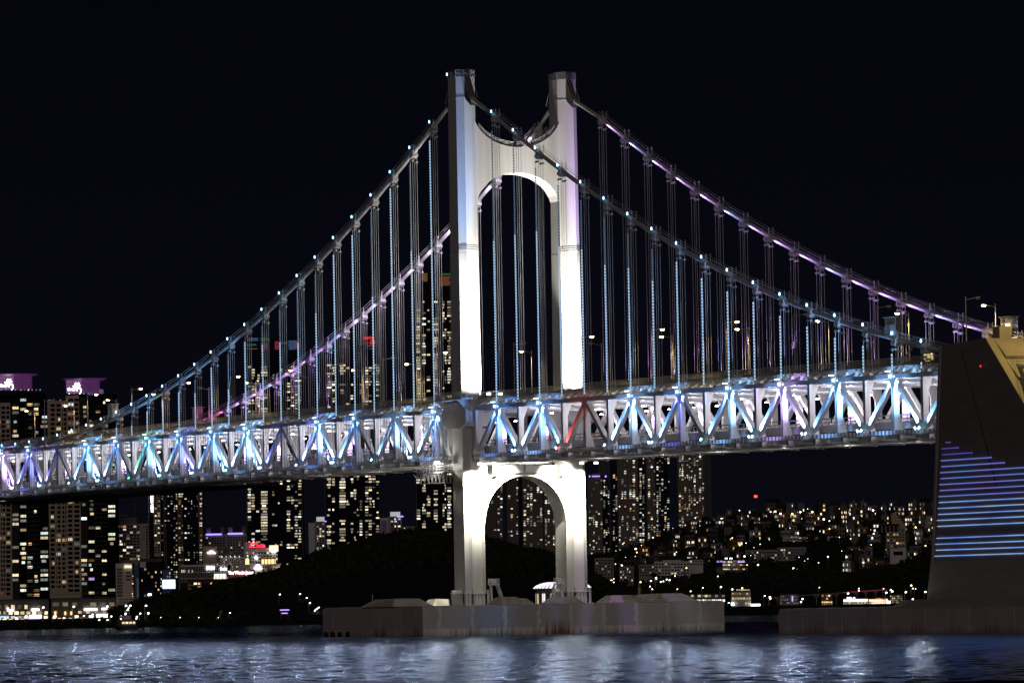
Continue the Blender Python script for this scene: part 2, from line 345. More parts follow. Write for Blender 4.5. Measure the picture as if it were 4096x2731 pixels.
# link brackets (octagonal side plates) and pendulum links at the deck
for s in (-1, 1):
    yo = s*(YL+2.42)
    oc = [(-5.6, -1.3), (-5.6, 1.0), (-3.1, 2.35), (3.1, 2.35), (5.6, 1.0), (5.6, -1.3), (3.1, -2.35), (-3.1, -2.35)]
    br = MB().prism(oc, lambda x, z: (x, yo-.35, 41.5+z), lambda x, z: (x, yo+.35, 41.5+z)).build('link_bracket', 'truss_paint', TW)
    MB().prism(oc, lambda x, z: (x, s*(YL-2.3)-.35, 41.5+z), lambda x, z: (x, s*(YL-2.3)+.35, 41.5+z)).build('bracket_plate', 'truss_paint', br)
    for x in (-4.7, 4.7):
        MB().box(x-.9, x+.9, s*YL-1.95, s*YL+1.95, 39.4, 42.3).build('bracket_arm', 'truss_paint', br)
        MB().loft([[(x+a*wx, s*YL+b_*.8, z) for a, b_ in ((-1, -1), (1, -1), (1, 1), (-1, 1))] for z, wx in ((32.9, .75), (34.3, .7), (35.2, .42), (36.6, .38), (38.2, .62), (39.4, .75))]).build('pendulum_link', 'truss_paint', br)
    # service platform round the leg at upper deck level
    pf = MB().box(-6.5, 6.5, yo-1.6, yo+.9, 44.5, 44.8).build('service_platform', 'beam_paint', TW)
    m = MB()
    for x in np.arange(-6.4, 6.5, .45): m.box(x-.03, x+.03, yo-1.55, yo-1.49, 44.8, 46.0)
    for z in (45.0, 46.0): m.box(-6.45, 6.45, yo-1.56, yo-1.48, z-.04, z+.04)
    m.build('platform_railing', 'galvanised', pf)
    for x in (-5.2, 5.2): MB().prism([(0, 44.5), (0, 43.0), (-1.6, 44.5)], lambda a, z, x=x: (x-.1, yo-.4+a, z), lambda a, z, x=x: (x+.1, yo-.4+a, z)).build('platform_bracket', 'beam_paint', pf)
# stair and landing at the leg feet, camera side
for s, yo in ((-1, -7.6), (1, 7.6)):
    st = empty('access_stair', parent=TW)
    m = MB().box(1.6, 3.4, min(yo, yo-s*1.6), max(yo, yo-s*1.6), 9.3, 9.45); m.build('landing', 'galvanised', st)
    m = MB()
    for k in range(6):
        for x in (1.65, 3.35): m.box(x-.03, x+.03, yo-s*.3*k-.03, yo-s*.3*k+.03, 9.45, 10.5)
    for z in (9.9, 10.2, 10.5):
        for x in (1.65, 3.35): m.beam((x, yo, z), (x, yo-s*1.55, z), .05, .05, (0, 0, 1))
        m.beam((3.35, yo-s*1.55, z), (1.65, yo-s*1.55, z), .05, .05, (0, 0, 1))
    m.build('landing_railing', 'galvanised', st)
    m = MB()
    for x in (2.0, 3.0):
        m.beam((x, yo-s*1.4, 9.3), (x, yo-s*2.7, 5.6), .08, .2, (1, 0, 0)); m.beam((x, yo-s*1.3, 10.3), (x, yo-s*2.6, 6.6), .05, .05, (1, 0, 0))
    for k in range(10): m.box(2.0, 3.0, yo-s*(1.4+.13*k)-.1, yo-s*(1.4+.13*k)+.1, 9.2-.37*k, 9.24-.37*k)
    m.build('flight', 'galvanised', st)
    MB().box(2.2, 2.6, yo-s*.2-.2, yo-s*.2+.2, 5.6, 9.3).build('prop', 'beam_paint', st)
# ---------------------------------------------------------------- trusses
def seg_chord(name, y, zfun, x0, x1, w, h, mat_, parent, stiff=False):
    m = MB(); xs = list(np.arange(x0, x1, 10.0)) + [x1]
    m.loft([[(x, y-w/2, zfun(x)), (x, y+w/2, zfun(x)), (x, y+w/2, zfun(x)+h), (x, y-w/2, zfun(x)+h)] for x in xs])
    if stiff:
        o = -1 if y < 0 else 1
        for x in np.arange(x0+.6, x1, 1.25): z = zfun(x); m.box(x-.05, x+.05, y+o*w/2-.002*o if o > 0 else y-w/2-.38, y+w/2+.38 if o > 0 else y-w/2+.002, z, z+h-.06)
        m.loft([[(x, y+o*(w/2+.0), zfun(x)-.08), (x, y+o*(w/2+.5), zfun(x)-.08), (x, y+o*(w/2+.5), zfun(x)+.02), (x, y+o*(w/2), zfun(x)+.02)] for x in xs])
    return m.build(name, mat_, parent)
SPANS = ((XN(-31), -6.3), (6.7, 192.2))
TR = {}
for s in (-1, 1):
    t = empty('truss', parent=BR); TR[s] = t; y = s*YT
    for x0, x1 in SPANS:
        seg_chord('top_chord', y, lambda x: zt(x)-.75, x0, x1, .98, .75, 'truss_paint', t)
        seg_chord('bottom_chord', y, lambda x: zb(x)-.75, x0, x1, .98, .75, 'truss_paint', t, True)
    nodes = [(XN(n), (n % 2 == 0) if n > 0 else (n % 2 != 0), n) for n in NODES if n != 1] + [(-6.3, False, 0), (6.7, False, 1)]
    nodes.sort()
    for X, up, n in nodes:
        MB().box(X-.4, X+.4, y-.46, y+.46, zb(X)+.001, zt(X)-.751).build('vertical', 'truss_paint', t)
    for a, b_ in zip(nodes[:-1], nodes[1:]):
        if a[0] < 0 < b_[0]: continue
        za = zt(a[0])-.95 if a[1] else zb(a[0])+.2; z2 = zt(b_[0])-.95 if b_[1] else zb(b_[0])+.2
        if a[1] == b_[1]: continue
        d = 1 if b_[0] > a[0] else -1
        MB().beam((a[0]+.35, y, za), (b_[0]-.35, y, z2), .86, .78, (0, 1, 0)).build('diagonal', 'truss_paint', t)
        g = MB()
    for X, up, n in nodes:                     # gusset plates
        zc = zt(X)-.76 if up else zb(X)+.002
        q = [(-1.25, 0), (1.25, 0), (.5, -1.5), (-.5, -1.5)] if up else [(-1.25, 0), (1.25, 0), (.5, 1.5), (-.5, 1.5)]
        MB().prism(q, lambda a, z: (X+a, y-.475, zc+z), lambda a, z: (X+a, y+.475, zc+z)).build('gusset', 'truss_paint', t)
# sway frames at every panel point: post, knees and beam in one plate with an eight-sided opening
def frame_mesh(e):
    inn = [(-10.35, .1), (-10.35-.55, 3.1), (-10.9, 5.6), (-8.6, 7.3), (8.6, 7.3), (10.9, 5.6), (10.9, 3.1), (10.35, .1)]
    inn = [(-10.15, .05), (-10.95, 2.5), (-10.95, 6.0), (-10.2, 7.95), (10.2, 7.95), (10.95, 6.0), (10.95, 2.5), (10.15, .05)]
    out = [(-11.08, .05), (-11.08, 2.5), (-11.08, 6.0), (-11.08, 8.25), (11.08, 8.25), (11.08, 6.0), (11.08, 2.5), (11.08, .05)]
    m = MB(); n = 8
    for x in (-.28, .28): m.v += [(x, a, b) for a, b in out] + [(x, a, b) for a, b in inn]
    for i in range(7):
        m.f += [(i, i+1, 8+i+1, 8+i), (16+i, 24+i, 24+i+1, 16+i+1), (8+i, 8+i+1, 24+i+1, 24+i), (i, 16+i, 16+i+1, i+1)]
    m.f += [(0, 8, 24, 16), (7, 23, 31, 15)]
    m.box(-.5, .5, -10.0, 10.0, 7.8, 7.949); m.box(-.35, .35, -11.05, 11.05, -1.6, -.25)
    for y in (-6, -3, 0, 3, 6): m.box(.281, .40, y-.06, y+.06, 7.96, 8.2)
    return m.mesh('sway_frame', 'truss_paint')
FM = frame_mesh(0)
for n in NODES:
    X = XN(n)
    if n == 1: X = 6.7
    put('sway_frame', FM, BR, (X, 0, zb(X)))
put('sway_frame', FM, BR, (-6.3, 0, zb(-6.3)))
# ---------------------------------------------------------------- decks
def ribbon(name, y0, y1, f0, f1, mat_, parent, xs=None, kind=None):
    m = MB()
    for x0, x1 in ((XN(-31), 192.2),):
        X = list(np.arange(x0, x1, 10.0))+[x1]
        m.loft([[(x, y0, f0(x)), (x, y1, f0(x)), (x, y1, f1(x)), (x, y0, f1(x))] for x in X])
    return m.build(name, mat_, parent, kind=kind)
UD = ribbon('upper_deck', -9.9, 9.9, lambda x: zt(x)+.75, lambda x: zt(x)+1.35, 'deck_concrete', BR)
LD = ribbon('lower_deck', -8.3, 8.3, lambda x: zb(x)-.15, lambda x: zb(x)+.30, 'asphalt', BR)
ribbon('road_surface', -8.6, 8.6, lambda x: zt(x)+1.36, lambda x: zt(x)+1.42, 'asphalt', UD)
for y in (-9.4, -6.4, -3.2, 0, 3.2, 6.4, 9.4):
    ribbon('girder', y-.2, y+.2, lambda x: zt(x)-.70, lambda x: zt(x)+.74, 'beam_paint', UD)
for y in (-7.6, -5.1, -2.55, 0, 2.55, 5.1, 7.6):
    ribbon('girder', y-.18, y+.18, lambda x: zb(x)-1.3, lambda x: zb(x)-.16, 'beam_paint', LD)
ribbon('soffit_walkway', -10.2, -8.9, lambda x: zb(x)-1.55, lambda x: zb(x)-1.45, 'galvanised', LD)
ribbon('soffit_walkway', 8.9, 10.2, lambda x: zb(x)-1.55, lambda x: zb(x)-1.45, 'galvanised', LD)
for n in NODES[:-1]:
    X0 = XN(n); X1 = X0+9.7
    if X0 < 0 < X1: continue
    for a, b_ in (((X0, -10.8), (X1, 0)), ((X0, 10.8), (X1, 0))): MB().beam((a[0]+.4, a[1], zb(a[0])-1.5), (b_[0]-.4, b_[1], zb(b_[0])-1.5), .4, .3, (0, 0, 1)).build('lateral_brace', 'beam_paint', LD)
for s in (-1, 1):
    # lower deck parapet + two-bar rail
    p = ribbon('parapet', s*8.6-.2, s*8.6+.2, lambda x: zb(x)+.302, lambda x: zb(x)+1.55, 'truss_paint', LD)
    m = MB()
    for X in np.arange(XN(-31)+1, 191, 2.44):
        if abs(X) < 6: continue
        m.box(X-.08, X+.08, s*8.6-.08, s*8.6+.08, zb(X)+1.55, zb(X)+2.65)
    m.build('rail_post', 'lamp_post', LD, kind='stuff')
    for dz in (1.95, 2.55): ribbon('guard_rail', s*8.6-.24, s*8.6-.081, lambda x: zb(x)+dz-.09, lambda x: zb(x)+dz+.09, 'lamp_post', LD)
    # upper deck: kerb wall, planting strip, bar fence and cantilever brackets
    k = ribbon('kerb', s*9.7-.2, s*9.7+.2, lambda x: zt(x)+1.352, lambda x: zt(x)+1.62, 'deck_concrete', UD)
    ribbon('fascia', s*10.1-.2, s*10.1+.2, lambda x: zt(x)+.45, lambda x: zt(x)+1.34, 'beam_paint', UD)
    m = MB()
    for X in np.arange(XN(-31)+.3, 192, .33):
        if abs(X) < 4: continue
        m.box(X-.035, X+.035, s*9.75-.025, s*9.75+.025, zt(X)+1.62, zt(X)+2.70)
    m.build('fence_bars', 'lamp_post', UD, kind='stuff')
    for dz in (1.72, 2.70): ribbon('fence_rail', s*9.75-.05, s*9.75+.05, lambda x: zt(x)+dz-.045, lambda x: zt(x)+dz+.045, 'lamp_post', UD)
    for X in np.arange(XN(-31)+2.5, 192, 2.5):
        if abs(X) < 5: continue
    if s < 0:
        B_ = MB().prism([(-9.9, .5), (-11.9, .05), (-11.9, .25), (-9.9, 1.2)], lambda y, z: (-.08, y, z), lambda y, z: (.08, y, z)).mesh('deck_bracket', 'beam_paint')
    for X in np.arange(XN(-31)+2.5, 192, 3.25):
        if abs(X) < 7.5: continue
        put('deck_bracket', B_, UD, (X, 0, zt(X)), scale=(1, 1 if s < 0 else -1, 1))
    m = MB()
    for X in np.arange(XN(-31)+.5, 191, 1.1):
        if abs(X) < 4: continue
        h = random.uniform(.25, .75); yy = s*9.2+random.uniform(-.15, .15); m.loft([[(X-.5, yy-.25, zt(X)+1.43), (X+.5, yy-.25, zt(X)+1.43), (X+.5, yy+.25, zt(X)+1.43), (X-.5, yy+.25, zt(X)+1.43)], [(X-.35+random.uniform(-.2, .2), yy-.1, zt(X)+1.43+h), (X+.3, yy-.1, zt(X)+1.4+h*random.uniform(.6, 1)), (X+.3, yy+.12, zt(X)+1.43+h), (X-.3, yy+.12, zt(X)+1.43+h*.8)]])
    m.build('planting_strip', 'planting', UD, kind='stuff')
# ---------------------------------------------------------------- main cables, clamps, hangers
def zc(X):
    X = -12.0 if -12 < X <= 0 else (14.0 if 0 < X < 14 else X)
    if X < 0: return .000813937*X*X + .437825*X + 104.294 - 1.0
    return .000847292*X*X - .482435*X + 106.021 - 1.0
HX = [XN(n) for n in range(-31, 0)] + [XN(n) for n in range(2, 20)]
def mirror_mid(X): return X
CB = {}
for s in (-1, 1):
    y = s*11.1
    left = [(-2.4, s*YL, 102.9)] + [(X, y, zc(X)) for X in np.arange(-13, -315, -6.0)]
    right = [(2.4, s*YL, 102.9)] + [(X, y, zc(X)) for X in np.arange(16.3, 236, 5.0)]
    cm = MB(); cm.tube(left[::-1]+[(0, s*YL, 103.5)]+right, .40, 10)
    c = cm.build('main_cable', 'cable_paint', BR, smooth=True); CB[s] = c
    m = MB()
    for q in (-.42, .42):
        for dz in ((.75, 1.25)):
            m.tube([(p[0], p[1]+q, p[2]+dz) for p in left[1:]], .035, 4); m.tube([(p[0], p[1]+q, p[2]+dz) for p in right[1:]], .035, 4)
    for X in HX:
        for q in (-.42, .42):
            for dx in (1.0,): m.box(X+dx-.05, X+dx+.05, y+q-.05, y+q+.05, zc(X), zc(X)+1.45)
    m.build('hand_rope', 'galvanised', c)
cl_mesh = MB().tube([(-.7, 0, 0), (.7, 0, 0)], .56, 10); cl_mesh.box(-.62, .62, -.62, .62, -.98, -.80); cl_mesh.box(-.62, -.42, -.62, .62, -1.02, -.4); cl_mesh.box(.42, .62, -.62, .62, -1.02, -.4)
cl_mesh = cl_mesh.mesh('clamp', 'cable_paint')
yoke = MB().box(-.75, .75, -.62, -.30, -1.75, -1.45).box(-.75, .75, .30, .62, -2.05, -1.75).mesh('yoke', 'cable_paint')
cap = MB().loft([[(-.09, -.12, -.26), (.09, -.12, -.26), (.09, .08, -.26), (-.09, .08, -.26)], [(-.12, -.15, 0), (.12, -.15, 0), (.12, .1, 0), (-.12, .1, 0)], [(-.07, -.1, .28), (.07, -.1, .28), (.07, .05, .28), (-.07, .05, .28)]]).mesh('clamp_light', 'clamp_lamp')
put('clamp_light', cap, TW, (-2.3, -YL-1.9, 107.0))
for X in HX:
    for s in (-1, 1):
        y = s*11.1; Z = zc(X); zbot = zt(X)+.1
        slope = zc(X+.5)-zc(X-.5)
        put('clamp', cl_mesh, CB[s], (X, y, Z), rot=(0, -math.atan(slope), 0))
        if s < 0: put('clamp_light', cap, CB[s], (X, y-.85, Z+1.0))
        top = Z-.5
        if top-zbot < .8: continue
        h = MB()
        for dx, dy in ((-.55, -.45), (.55, -.45), (-.55, .45), (.55, .45)): h.tube([(X+dx, y+dy, zbot), (X+dx, y+dy, top)], .042, 5)
        if top-zbot > 3.2:
            h.add([(v[0]+X, v[1]+y, v[2]+Z) for v in [tuple(q.co) for q in yoke.vertices]], [tuple(p.vertices) for p in yoke.polygons])
        for dx in (-.55, .55): h.box(X+dx-.16, X+dx+.16, y-.62, y+.62, zbot-.1, zbot+.25)
        ho = h.build('hanger', 'galvanised', BR)
        if s < 0:
            lo = zbot+.5; hi = top-1.7; dim = random.random()
            cut = hi if (dim < .6 and X < 0) else lo+(hi-lo)*random.uniform(.45, .8)
            if X > 0: cut = lo+(hi-lo)*(1.0 if hi-lo < 22 else random.uniform(.55, .8))
            b1, b2 = MB(), MB(); z = lo; pitch = .56
            while z < hi-.4:
                t = b1 if z < cut else b2; t.box(X-.66, X-.50, y-.68, y-.515, z, z+.40); z += pitch
            if b1.v: b1.build('light_string', 'led_bright', ho)
            if b2.v: b2.build('light_string', 'led_dim', ho)
# gate cages where the inspection path leaves the deck
def cage(X, s):
    y = s*11.1; z0 = zc(X)+.45; m = MB()
    for x in np.arange(-1.7, 1.71, .34):
        m.box(X+x-.04, X+x+.04, y-.62, y-.54, z0, z0+3.0); m.box(X+x-.04, X+x+.04, y+.54, y+.62, z0, z0+3.0); m.box(X+x-.04, X+x+.04, y-1.0, y+1.0, z0+2.95, z0+3.03)
    for z in (z0+.1, z0+1.9): m.box(X-1.7, X+1.7, y-.62, y-.55, z-.05, z+.05)
    c_ = m.build('gate_cage', 'lamp_post', CB[s]); MB().box(X-.2, X+1.6, y-.66, y-.63, z0, z0+1.85).build('gate_panel', 'galvanised', c_)
for X, s in ((-197, -1), (-202, 1), (172, -1), (170.5, 1), (-262, 1)): cage(X, s)
# stays near the end of the side span
for x0, x1 in ((171.5, 178.5), (192, 183.5), (-262, -255)): MB().tube([(x0, -11.1, zt(x0)+.1), (x1, -11.1, zc(x1)-.3)], .11, 6).build('tie_stay', 'cable_paint', BR)
# ---------------------------------------------------------------- lower-deck luminaires
lam = MB().box(-.35, .35, -.16, .16, -.1, .06).mesh('deck_lamp', 'lamp_white')
arm = MB().box(-.03, .03, -.03, .03, .06, .45).mesh('lamp_arm', 'dark_metal')
WHITE = (1.0, .95, .92); VIO = (.66, .40, 1.0); BLUE = (.11, .34, 1.0); CYAN = (.16, .46, 1.0); PALE = (.24, .52, 1.0)
for i, n in enumerate(NODES):
    if n in (1,) or n > 19: continue
    X = XN(n)+5.0 if n > 0 else XN(n)-5.0
    if X < -305: continue
    for s in (-1, 1):
        if n % 2: o = put('deck_lamp', lam, LD, (X, s*7.4, zb(X)+6.95)); put('lamp_arm', arm, o)
        if n % 2 == 0 and s > 0: o = put('deck_lamp', lam, LD, (X, s*7.4, zb(X)+6.95)); put('lamp_arm', arm, o)
        if (n % 2 == 0) == (s > 0): light('POINT', (X, s*7.2, zb(X)+6.6), 1450 if n > 0 else 1600, (.97, .92, 1.0), .3, name='deck_lamp_light', parent=BR)
# ---------------------------------------------------------------- architectural floodlights on the near truss
fl = {k: MB().tube([(0, 0, -.22), (0, 0, .22)], [.13, .19], 8).mesh('floodlight', k) for k in ('flood_blue', 'flood_cyan', 'flood_violet', 'flood_green', 'flood_red')}
COLS = {'b': ('flood_blue', BLUE), 'p': ('flood_blue', PALE), 'c': ('flood_cyan', CYAN), 'v': ('flood_violet', (.56, .38, 1.0)), 'g': ('flood_green', (.15, .9, .65)), 'r': ('flood_red', (1, .06, .05)), 'i': ('flood_blue', (.15, .19, 1.0))}
# diagonal between neighbouring nodes (lower node, upper node): colour, power
DG = [(3, 2, 'b', 1.0), (3, 4, 'p', 1.2), (5, 4, 'b', 1.0), (5, 6, 'r', .3), (7, 8, 'p', 1.2), (9, 8, 'p', 1.2), (9, 10, 'b', 1.1), (11, 12, 'c', .5), (13, 12, 'p', 1.3), (13, 14, 'p', 1.1), (15, 14, 'v', 1.3), (15, 16, 'c', .35), (17, 16, 'p', 1.3), (17, 18, 'p', 1.3), (19, 18, 'p', 1.4), (19, 20, 'c', .6),
      (-2, -3, 'p', 1.4), (-2, -1, 'p', 1.3), (-4, -3, 'c', .3), (-6, -7, 'p', 1.4), (-6, -5, 'b', 1.2), (-8, -7, 'i', 1.4), (-10, -11, 'p', 1.4), (-10, -9, 'i', .3), (-12, -13, 'c', 1.4), (-12, -11, 'c', 1.3), (-14, -15, 'i', .7), (-14, -13, 'b', .5), (-16, -17, 'c', 1.4), (-16, -15, 'c', 1.3), (-18, -17, 'g', .6), (-20, -21, 'c', 1.4), (-20, -19, 'b', 1.3), (-22, -21, 'c', 1.3), (-24, -25, 'i', .6), (-24, -23, 'i', .4), (-26, -27, 'v', 1.5), (-26, -25, 'i', 1.3), (-28, -29, 'c', 1.2), (-28, -27, 'c', 1.2)]
for a, b_, k, pw in DG:
    Xa, Xb = XN(a), XN(b_); mname, c = COLS[k]; d = 1 if Xb > Xa else -1
    P = Vector((Xa+d*.6, -YT-1.5, zb(Xa)+.1)); T = Vector((Xa+(Xb-Xa)*.42, -YT-.44, zb(Xa)+3.4))
    o = put('floodlight', fl[mname], TR[-1], P, rot=(T-P).to_track_quat('Z', 'Y').to_euler())
    light('SPOT', P+(T-P).normalized()*.35, (24000 if Xa < 0 else 16000)*pw, c, .12, T, 64, .8, BR)
# fittings at the upper nodes throw light down the posts
TP = [(2, 'b', .9), (4, 'p', 1.3), (8, 'p', 1.2), (10, 'i', .7), (12, 'p', 1.2), (14, 'v', 1.1), (16, 'p', 1.2), (18, 'p', 1.5), (-1, 'b', 1.4), (-5, 'b', .6), (-7, 'b', 1.2), (-11, 'c', .9), (-13, 'c', .5), (-15, 'c', .6), (-17, 'c', .6), (-19, 'b', .7), (-21, 'c', .7), (-25, 'i', 1.0), (-27, 'v', .7), (-29, 'c', .7)]
tray = MB().box(-.6, .6, -.2, .2, -.06, .08).mesh('light_tray', 'flood_blue')
for n, k, pw in TP:
    X = XN(n); mname, c = COLS[k]
    for dx, dy in ((-.35, -.75), (.65, -.35)):
        P = Vector((X+dx, -YT+dy, zt(X)-.35)); T = Vector((X+dx*2.2+.3, -YT+dy*.5+.2, zb(X)+2))
        put('floodlight', fl[mname], TR[-1], P, rot=(T-P).to_track_quat('Z', 'Y').to_euler())
    P = Vector((X+1.3, -YT-.5, zt(X)-1.1)); light('SPOT', P, (8000 if X > -13 else 3800)*pw, c, .2, (X+.4, -YT+.4, zb(X)+3.5), 62, .8, BR)
    light('SPOT', (X-.8, -YT-1.1, zt(X)-.6), 5000*pw, c, .15, (X-1.5, -YT-.42, zt(X)-4), 60, .8, BR)
    put('light_tray', tray, TR[-1], (X-.9, -YT-.75, zt(X)+.45))
# violet lights on the far truss
fv = fl['flood_violet']
for n in NODES:
    if (n > 0 and n % 2) or (n < 0 and n % 2 == 0) or n < -30: continue
    X = XN(n); P = Vector((X+1.1, YT-1.0, zt(X)-1.5))
    put('floodlight', fv, TR[1], P, rot=(PI*.9, 0, 0))
    light('SPOT', P-Vector((0, 0, .4)), 9000, (.66, .40, 1.0), .2, (X+.2, YT-.6, zb(X)+2.5), 70, .8, BR)
# violet lights at the foot of the far hangers, shining up the ropes to the cable
for i, X in enumerate(HX):
    h = zc(X)-zt(X)
    if h < 4: continue
    c = (.60, .34, 1.0) if i % 4 else (.34, .40, 1.0)
    if -215 < X < -175: c = (1.0, .10, .60)
    if -110 < X < -10: c = (.78, .62, 1.0)
    put('floodlight', fv, UD, (X+.6, 10.3, zt(X)+1.5))
    d_ = 7.5 if X > 0 else -7.5; light('SPOT', (X+d_*.1, 9.9, zc(X)-1.5), 4200, c, .1, (X+d_, 11.1, zc(X+d_)-.3), 58, 1.0, BR)
    if h > 9 and (i % 2 or X > 20): light('SPOT', (X+.6, 9.9, zt(X)+1.8), 9000, c, .1, (X, 11.1, zt(X)+18), 30, .9, BR)
# ---------------------------------------------------------------- tower floodlights
fb = MB().box(-.35, .35, -.25, .25, -.2, .2).mesh('floodlight', 'flood_white')
for s in (-1, 1):
    y = s*YL
    for dy in (-1.2, 1.2): put('floodlight', fb, TW, (13.0, y+dy, 45.2))
    light('SPOT', (15.0, y, 45.9), 120000, (1.0, .985, .95), .4, (3.2, y, 54.0), 72, .6, BR)
    light('SPOT', (15.5, y-s*4.5, 46.0), 150000, (1.0, .95, .88), .4, (2.8, y-s*2.2, 77), 42, .8, BR)
    c = (.13, .38, 1.0) if s < 0 else (.50, .26, 1.0)
    put('floodlight', fl['flood_blue' if s < 0 else 'flood_violet'], TW, (10.5, y+s*1.9, 45.4))
    light('SPOT', (13.5, y+s*2.0, 46.0), 200000, c, .3, (2.7, y+s*3.7, 88), 17, .9, BR)
    light('SPOT', (13.5, y+s*2.0, 46.0), 14000, c, .3, (2.7, y+s*3.0, 66), 26, .9, BR)
    # below deck, aimed down the lower portal
    for dy in (-1.4, 1.6):
        put('floodlight', fb, TW, (8.6, y+dy, 32.2)); light('SPOT', (8.4, y+dy, 31.9), 80000, (1.0, .95, .78), .3, (3.5, y+dy*.6, 27.5), 70, .9, BR)
    light('SPOT', (9.5, y-s*4.2, 32.0), 45000, (1.0, .95, .78), .3, (2.8, y-s*4.6, 28.5), 84, .9, BR)
    light('SPOT', (17, y, 31.8), 5500, (1.0, .97, .88), .4, (3.0, y, 10), 40, .9, BR)
# lamps that wash the portal from inside (soffit of the upper arch)
light('SPOT', (4.0, -6.5, 46), 38000, (1.0, .98, .93), .3, (0, -1, 88), 30, .8, BR); light('SPOT', (4.0, 6.5, 46), 38000, (1.0, .98, .93), .3, (0, 1, 88), 30, .8, BR)
# fill lights with dark boxes, added to brighten the deck underside
sl = MB().box(-.2, .2, -.1, .1, -.08, .08).mesh('soffit_fill', 'dark_metal')
for X in list(np.arange(14, 190, 24)) + list(np.arange(-14, -100, -28)):
    for y in (0.6,): put('soffit_fill', sl, LD, (X, y, zb(X)-1.75)); light('POINT', (X, y, zb(X)-3.0), 650 if X > 0 else 380, (1, .95, .85), .2, parent=BR, name='soffit_fill_light')
# ================================================================== tower pier in the sea
PR = empty('bridge_pier', (0, 0, 0)); tag(PR, 'rust-stained concrete pier island carrying the lit bridge tower', 'pier')
def shell(name, x0, x1, y0, y1, z0, z1, ms, parent):
    m = MB().box(x0, x1, y0, y1, z0, z1); o = m.build(name, ms[0], parent); return o
MB().box(-24.5, 24.4, -31.0, 31.0, -3, 5.42).build('caisson', 'pier_wall', PR)
MB().box(-24.5, 24.3, -31.06, -31.003, -3, 5.40).build('end_wall', 'pier_wall_end', PR)
MB().box(-24.2, 24.1, -30.8, 30.8, 5.421, 5.60).build('cap_slab', 'block_concrete', PR)
for i in range(9): MB().box(24.401, 24.46, -29.5+7.2*i, -28.9+7.2*i+.2, 0.2, 5.3).build('wall_rib', 'pier_wall', PR)
# low concrete humps on top of the pier
for (x, y, hx, hy, h) in ((4, -27.5, 8, 4.2, 1.5), (-6, -14.5, 3, 2.6, 1.3), (12, -8.6, 3, 2.6, 1.45), (6, -4.0, 3.4, 2.6, 1.1), (9, 4.5, 3.6, 3.0, 1.25), (15, 13.6, 4, 3.2, 1.4), (16, 21.5, 8, 4.4, 1.55)):
    MB().loft([[(x-hx, y-hy, 5.6), (x+hx, y-hy, 5.6), (x+hx, y+hy, 5.6), (x-hx, y+hy, 5.6)], [(x-hx*.6, y-hy*.55, 5.6+h*.93), (x+hx*.6, y-hy*.6, 5.6+h), (x+hx*.62, y+hy*.55, 5.6+h*.97), (x-hx*.6, y+hy*.6, 5.6+h)]]).build('concrete_hump', 'block_concrete', PR)
MB().tube([(-1.5, -30.2, 5.6), (-1.5, -30.2, 8.0)], .07, 6).build('marker_post', 'galvanised', PR)
for x in (-22.5, -19.0, -15.5, -11.5): MB().tube([(x, -31.07, .25), (x, -31.5, .25)], .75, 12).build('rubber_fender', 'black_rubber', PR)
# ================================================================== anchorage at the right
AN = empty('cable_anchorage', (193, -14, 4)); tag(AN, 'huge dark concrete cable anchorage with horizontal blue light lines', 'anchorage')
def lp(x, y, z): return (x-193, y+14, z-4)
YA = -14.0; YB = 14.0
prof = [(189.0, 11.15), (193.02, 44.85), (206.76, 45.33), (236.0, 18.2), (246, 11.15)]
MB().prism(prof, lambda x, z: lp(x, YA, z), lambda x, z: lp(x, YB, z)).build('body', 'anchor_concrete', AN)
MB().prism([(186.7, 4.2), (188.6, 11.148), (250, 11.148), (252, 4.2)], lambda x, z: lp(x, YA-.35, z), lambda x, z: lp(x, YB+.35, z)).build('plinth', 'anchor_base', AN)
MB().prism([(188.3, 11.151), (188.9, 11.151), (192.92, 44.85), (192.3, 44.85)], lambda x, z: lp(x, YA-.1, z), lambda x, z: lp(x, YA+.5, z)).build('edge_trim', 'anchor_base', AN)
# sloped back: big cast panels in steps
dx, dz = 236.0-206.76, 18.2-45.33; Ls = math.hypot(dx, dz); ux, uz = dx/Ls, dz/Ls; nx, nz_ = -uz, ux
m = MB().prism([(206.76, 45.33), (207.1, 45.36), (236.3, 18.3), (236.0, 18.2)], lambda x, z: lp(x, YA-.02, z), lambda x, z: lp(x, YA+1.3, z)).build('coping', 'anchor_slope', AN)
for r in range(8):
    for c in range(5):
        a0 = .2+r*5.0; a1 = a0+4.75; y0 = YA+1.45+c*5.2; y1 = y0+5.1
        P = [(a0, .02), (a1, .02), (a1, .62), (a0, .12)]
        MB().prism(P, lambda a, h: lp(206.76+ux*a+nx*h, y0, 45.33+uz*a+nz_*h), lambda a, h: lp(206.76+ux*a+nx*h, y1, 45.33+uz*a+nz_*h)).build('slope_panel', 'anchor_slope', AN)
# formwork joints and the long crack-like joint in the side wall
for z in (14.5, 18.2, 21.9, 25.6, 29.3, 33, 36.7, 40.4):
    x0 = 189.0+(z-11.15)/(44.85-11.15)*4.02; x1 = 206.76+(45.33-z)/27.13*29.24
    MB().box(x0+.1-193, x1-.8-193, -.035, -.004, z-.02-4, z+.05-4).build('joint_lip', 'anchor_concrete', AN)
MB().beam(lp(199.5, YA-.02, 44.0), lp(209.5, YA-.02, 22.5), .12, .14, (0, 1, 0)).build('movement_joint', 'dark_metal', AN)
